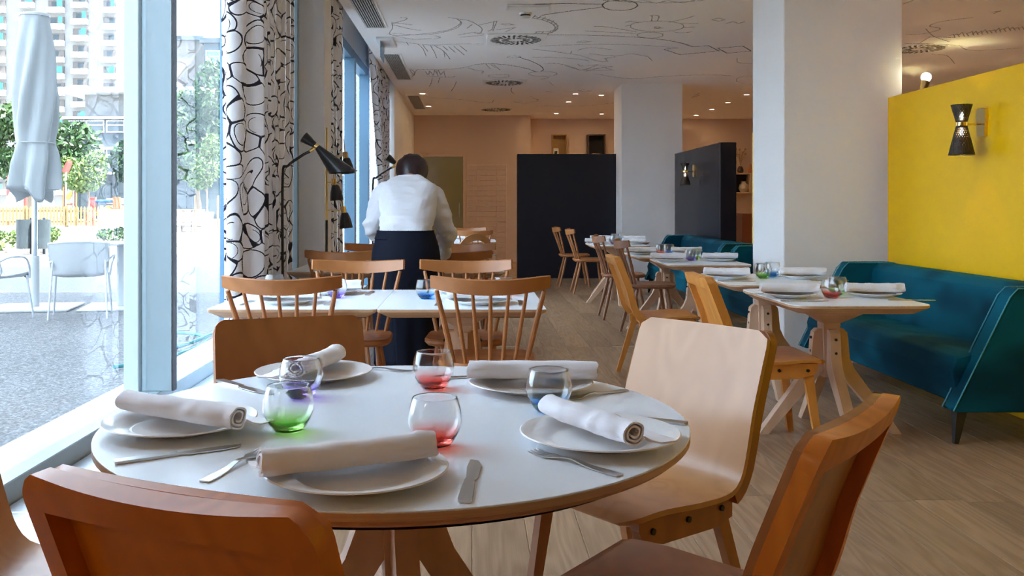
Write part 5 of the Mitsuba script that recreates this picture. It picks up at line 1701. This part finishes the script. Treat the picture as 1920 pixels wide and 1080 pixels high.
for sx in (-1, 1):
    g.add('foot', prism([(sx * .85 - .25, 0), (sx * .85 + .25, 0), (sx * .7 + .18, 1.7), (sx * .7 - .18, 1.7)], -.15, .15, 'xz'), 'm_playred' if sx < 0 else 'm_playorange', smooth=False)
g.add('crossbar', tube([(-.7, 0, 1.45), (.7, 0, 1.45)], .1, 10), 'm_playblue')
g.add('seat', hull([(-.5, -.3, .8), (.6, -.3, .9), (.6, .3, .9), (-.5, .3, .8), (.2, 0, 1.2), (-.6, 0, .6), (.7, 0, .6)]), 'm_playyellow', smooth=False)
put(g, 'spring_rocker', 'small red and yellow playground rocker behind the white barrier', 'play equipment', (-21.6, 53.0, GZ))
# stacked stone blocks
for n_, (x, y, s_) in enumerate(((-22.1, 57.5, 1.0), (-12.9, 41.0, .62))):
    g = Model()
    r = np.random.default_rng(n_)
    for lay_ in range(4):
        for k in range(3):
            x0 = -1.1 + k * .75 + r.uniform(-.04, .04)
            g.add('block', box(x0, x0 + .70, -.5, .5, lay_ * .42, lay_ * .42 + .40, .05), 'm_bark' if (lay_ + k) % 3 == 0 else 'm_soil', smooth=False)
    put(g, 'stone_stack', ('stack of stone blocks behind the playground rocker', 'stack of stone blocks behind the bench')[n_], 'stone stack', (x, y, GZ), 0, scale=(s_, s_, s_))
# bench
g = Model()
for i in range(5):
    g.add('slat', box(-.9, .9, -.30 + .1 * i, -.23 + .1 * i, .43, .47, .005), 'm_offwhite', smooth=False)
for i in range(4):
    g.add('slat', box(-.9, .9, -.34 - .03 * i, -.31 - .03 * i, .55 + .1 * i, .63 + .1 * i, .005), 'm_offwhite', smooth=False)
for sx in (-1, 1):
    g.add('leg', tube([(sx * .75, .2, 0), (sx * .75, .12, .43), (sx * .75, -.28, .43), (sx * .75, -.46, .92)], .03, 8), 'm_polemetal')
    g.add('leg', tube([(sx * .75, -.28, .43), (sx * .75, -.4, 0)], .03, 8), 'm_polemetal')
put(g, 'bench', 'slatted park bench seen through the second pane', 'bench', (-11.75, 37.5, GZ), 160)

# ---- buildings


def block(name, label, parts_):
    g = Model()
    for (n_, mesh, b, parent) in parts_(g):
        pass
    put(g, name, label, 'building')


def win(g, x0, x1, z0, z1, y, frame='m_outwhite', pane='m_paneglass', cols=1, depth=.12):
    f = []
    t = max(.09, (x1 - x0) * .035)
    for a, b, c, d in ((x0, x0 + t, z0, z1), (x1 - t, x1, z0, z1), (x0, x1, z0, z0 + t), (x0, x1, z1 - t, z1)):
        f.append(box(a, b, y - depth, y, c, d))
    for k in range(1, cols):
        xm = x0 + (x1 - x0) * k / cols
        f.append(box(xm - t / 2, xm + t / 2, y - depth, y, z0, z1))
    if cols > 1:
        zm = z0 + (z1 - z0) * .62
        f.append(box(x0, x1, y - depth, y, zm - t / 2, zm + t / 2))
    w = g.add('window', join(*f), frame, smooth=False)
    g.add('pane', box(x0 + t, x1 - t, y - .03, y - .005, z0 + t, z1 - t), pane, parent=w, smooth=False)
    return w


# the grey low building
g = Model()
Y0 = 80.0
g.add('wall', box(-36.2, -22.4, Y0, Y0 + 12, 3.9, 9.0), 'm_facade_grey', smooth=False)
g.add('ground_floor', box(-36.0, -8.0, Y0 + 1.2, Y0 + 12, 0, 3.9), 'm_facade_dark', smooth=False)
g.add('setback_wall', box(-35.0, -22.4, Y0 + 1.5, Y0 + 11, 9.0, 11.2), 'm_facade', smooth=False)
g.add('roof_slab', box(-36.6, -22.2, Y0 - .6, Y0 + 12, 11.2, 11.65), 'm_outwhite', smooth=False)
for z in (4.0, 6.2, 8.9):
    g.add('ledge', box(-36.5, -22.3, Y0 - .35, Y0, z - .05, z + .18), 'm_outwhite', smooth=False)
for z0, z1 in ((4.6, 5.95), (7.55, 8.75)):
    for i in range(4):
        win(g, -35.8 + i * 3.35, -35.8 + i * 3.35 + 3.2, z0 + .1, z1 + .3 if z0 < 5 else z1, Y0, cols=2)
for i in range(4):
    win(g, -35.4 + i * 3.4, -35.4 + i * 3.4 + 2.9, .4, 3.4, Y0 + 1.2, 'm_facade_blue', 'm_paneglass', 2)
put(g, 'office_building', 'low grey building with ribbon windows behind the broad green tree', 'building', (0, 0, GZ))
# the tall white apartments
g = Model()
Y1 = 165.0
g.add('wall', box(-92, -60.5, Y1, Y1 + 14, 0, 47), 'm_facade', smooth=False)
g.add('parapet', box(-92.4, -60.2, Y1 - .4, Y1 + 14.4, 47, 48), 'm_outwhite', smooth=False)
cols = [(-86.6, 2.6), (-81.2, 2.4), (-76.0, 2.9), (-71.6, 2.7), (-66.2, 2.3)]
arng = np.random.default_rng(5)
for ci, (cx_, w_) in enumerate(cols):
    for fl_ in range(14):
        z0 = 3.2 + fl_ * 3.02 + (.9 if ci % 2 else 0)
        y = Y1 - .02
        r_ = g.add('loggia', box(cx_ - w_ / 2, cx_ + w_ / 2, y - .25, y, z0 + .9, z0 + 2.25), 'm_recess', smooth=False)
        sx = cx_ + arng.uniform(-.5, .5)
        g.add('opening', box(sx - .5, sx + .5, y - .32, y - .24, z0 + .8, z0 + 2.0), 'm_facade_dark' if arng.random() < .75 else 'm_paneblue', parent=r_, smooth=False)
        g.add('balcony', box(cx_ - w_ / 2 - .1, cx_ + w_ / 2 + .1, y - 1.1, y, z0 - .1, z0 + .9), 'm_outwhite', smooth=False)
        if arng.random() < .38:
            q = arng.uniform(.6, 1.2)
            g.add('awning', box(cx_ + w_ / 2 - q, cx_ + w_ / 2, y - 1.12, y - 1.0, z0 + .95, z0 + 2.2), 'm_awning', smooth=False)
put(g, 'apartment_block', 'tall white apartment block with stacked balconies and teal awnings', 'building', (0, 0, GZ))
put(g, 'apartment_block', 'second white apartment block, standing further along the square', 'building', (-46, -25, GZ))
# the stepped beige building and the glass tower in the second pane
g = Model()
Y2 = 130.0
g.add('wall', box(-47, -38.7, Y2, Y2 + 15, 0, 25.0), 'm_facade_beige', smooth=False)
g.add('roof_slab', box(-47.3, -38.6, Y2 - .5, Y2 + 15, 25.0, 25.6), 'm_facade_grey', smooth=False)
for k, (xa, xb, zt) in enumerate(((-47, -43.6, 20.5), (-43.5, -41.3, 18.5), (-41.2, -39.2, 16.5))):
    st = g.add('stepped_wing', box(xa, xb, Y2 - 4, Y2 - .05, 0, zt), 'm_facade', smooth=False)
    for j in range(3):
        win(g, xa + .4, xb - .4, zt - 2.6 - j * 3, zt - .9 - j * 3, Y2 - 4, 'm_outwhite', 'm_paneblue', 1, .2)
put(g, 'apartment_block', 'beige stepped apartment building seen through the second pane', 'building', (0, 0, GZ))
g = Model()
Y3 = 120.0
g.add('wall', box(-38.1, -28.0, Y3 + 8, Y3 + 20, 0, 24.2), 'm_facade_blue', smooth=False)
g.add('roof_slab', box(-38.5, -27.6, Y3 + 7.4, Y3 + 20.5, 24.2, 24.9), 'm_facade_dark', smooth=False)
for k in range(5):
    z = 8.5 + k * 3.1
    for i in range(2):
        win(g, -37.8 + i * 4.2, -37.8 + i * 4.2 + 3.9, z, z + 2.3, Y3 + 8, 'm_outwhite' if k > 2 else 'm_facade_grey', 'm_paneblue', 2, .2)
    g.add('floor_band', box(-38.2, -28.0, Y3 + 7.6, Y3 + 8, z - .6, z - .15), 'm_facade_grey', smooth=False)
put(g, 'office_building', 'blue-grey glazed tower beside the mullion in the second pane', 'building', (0, 0, GZ))
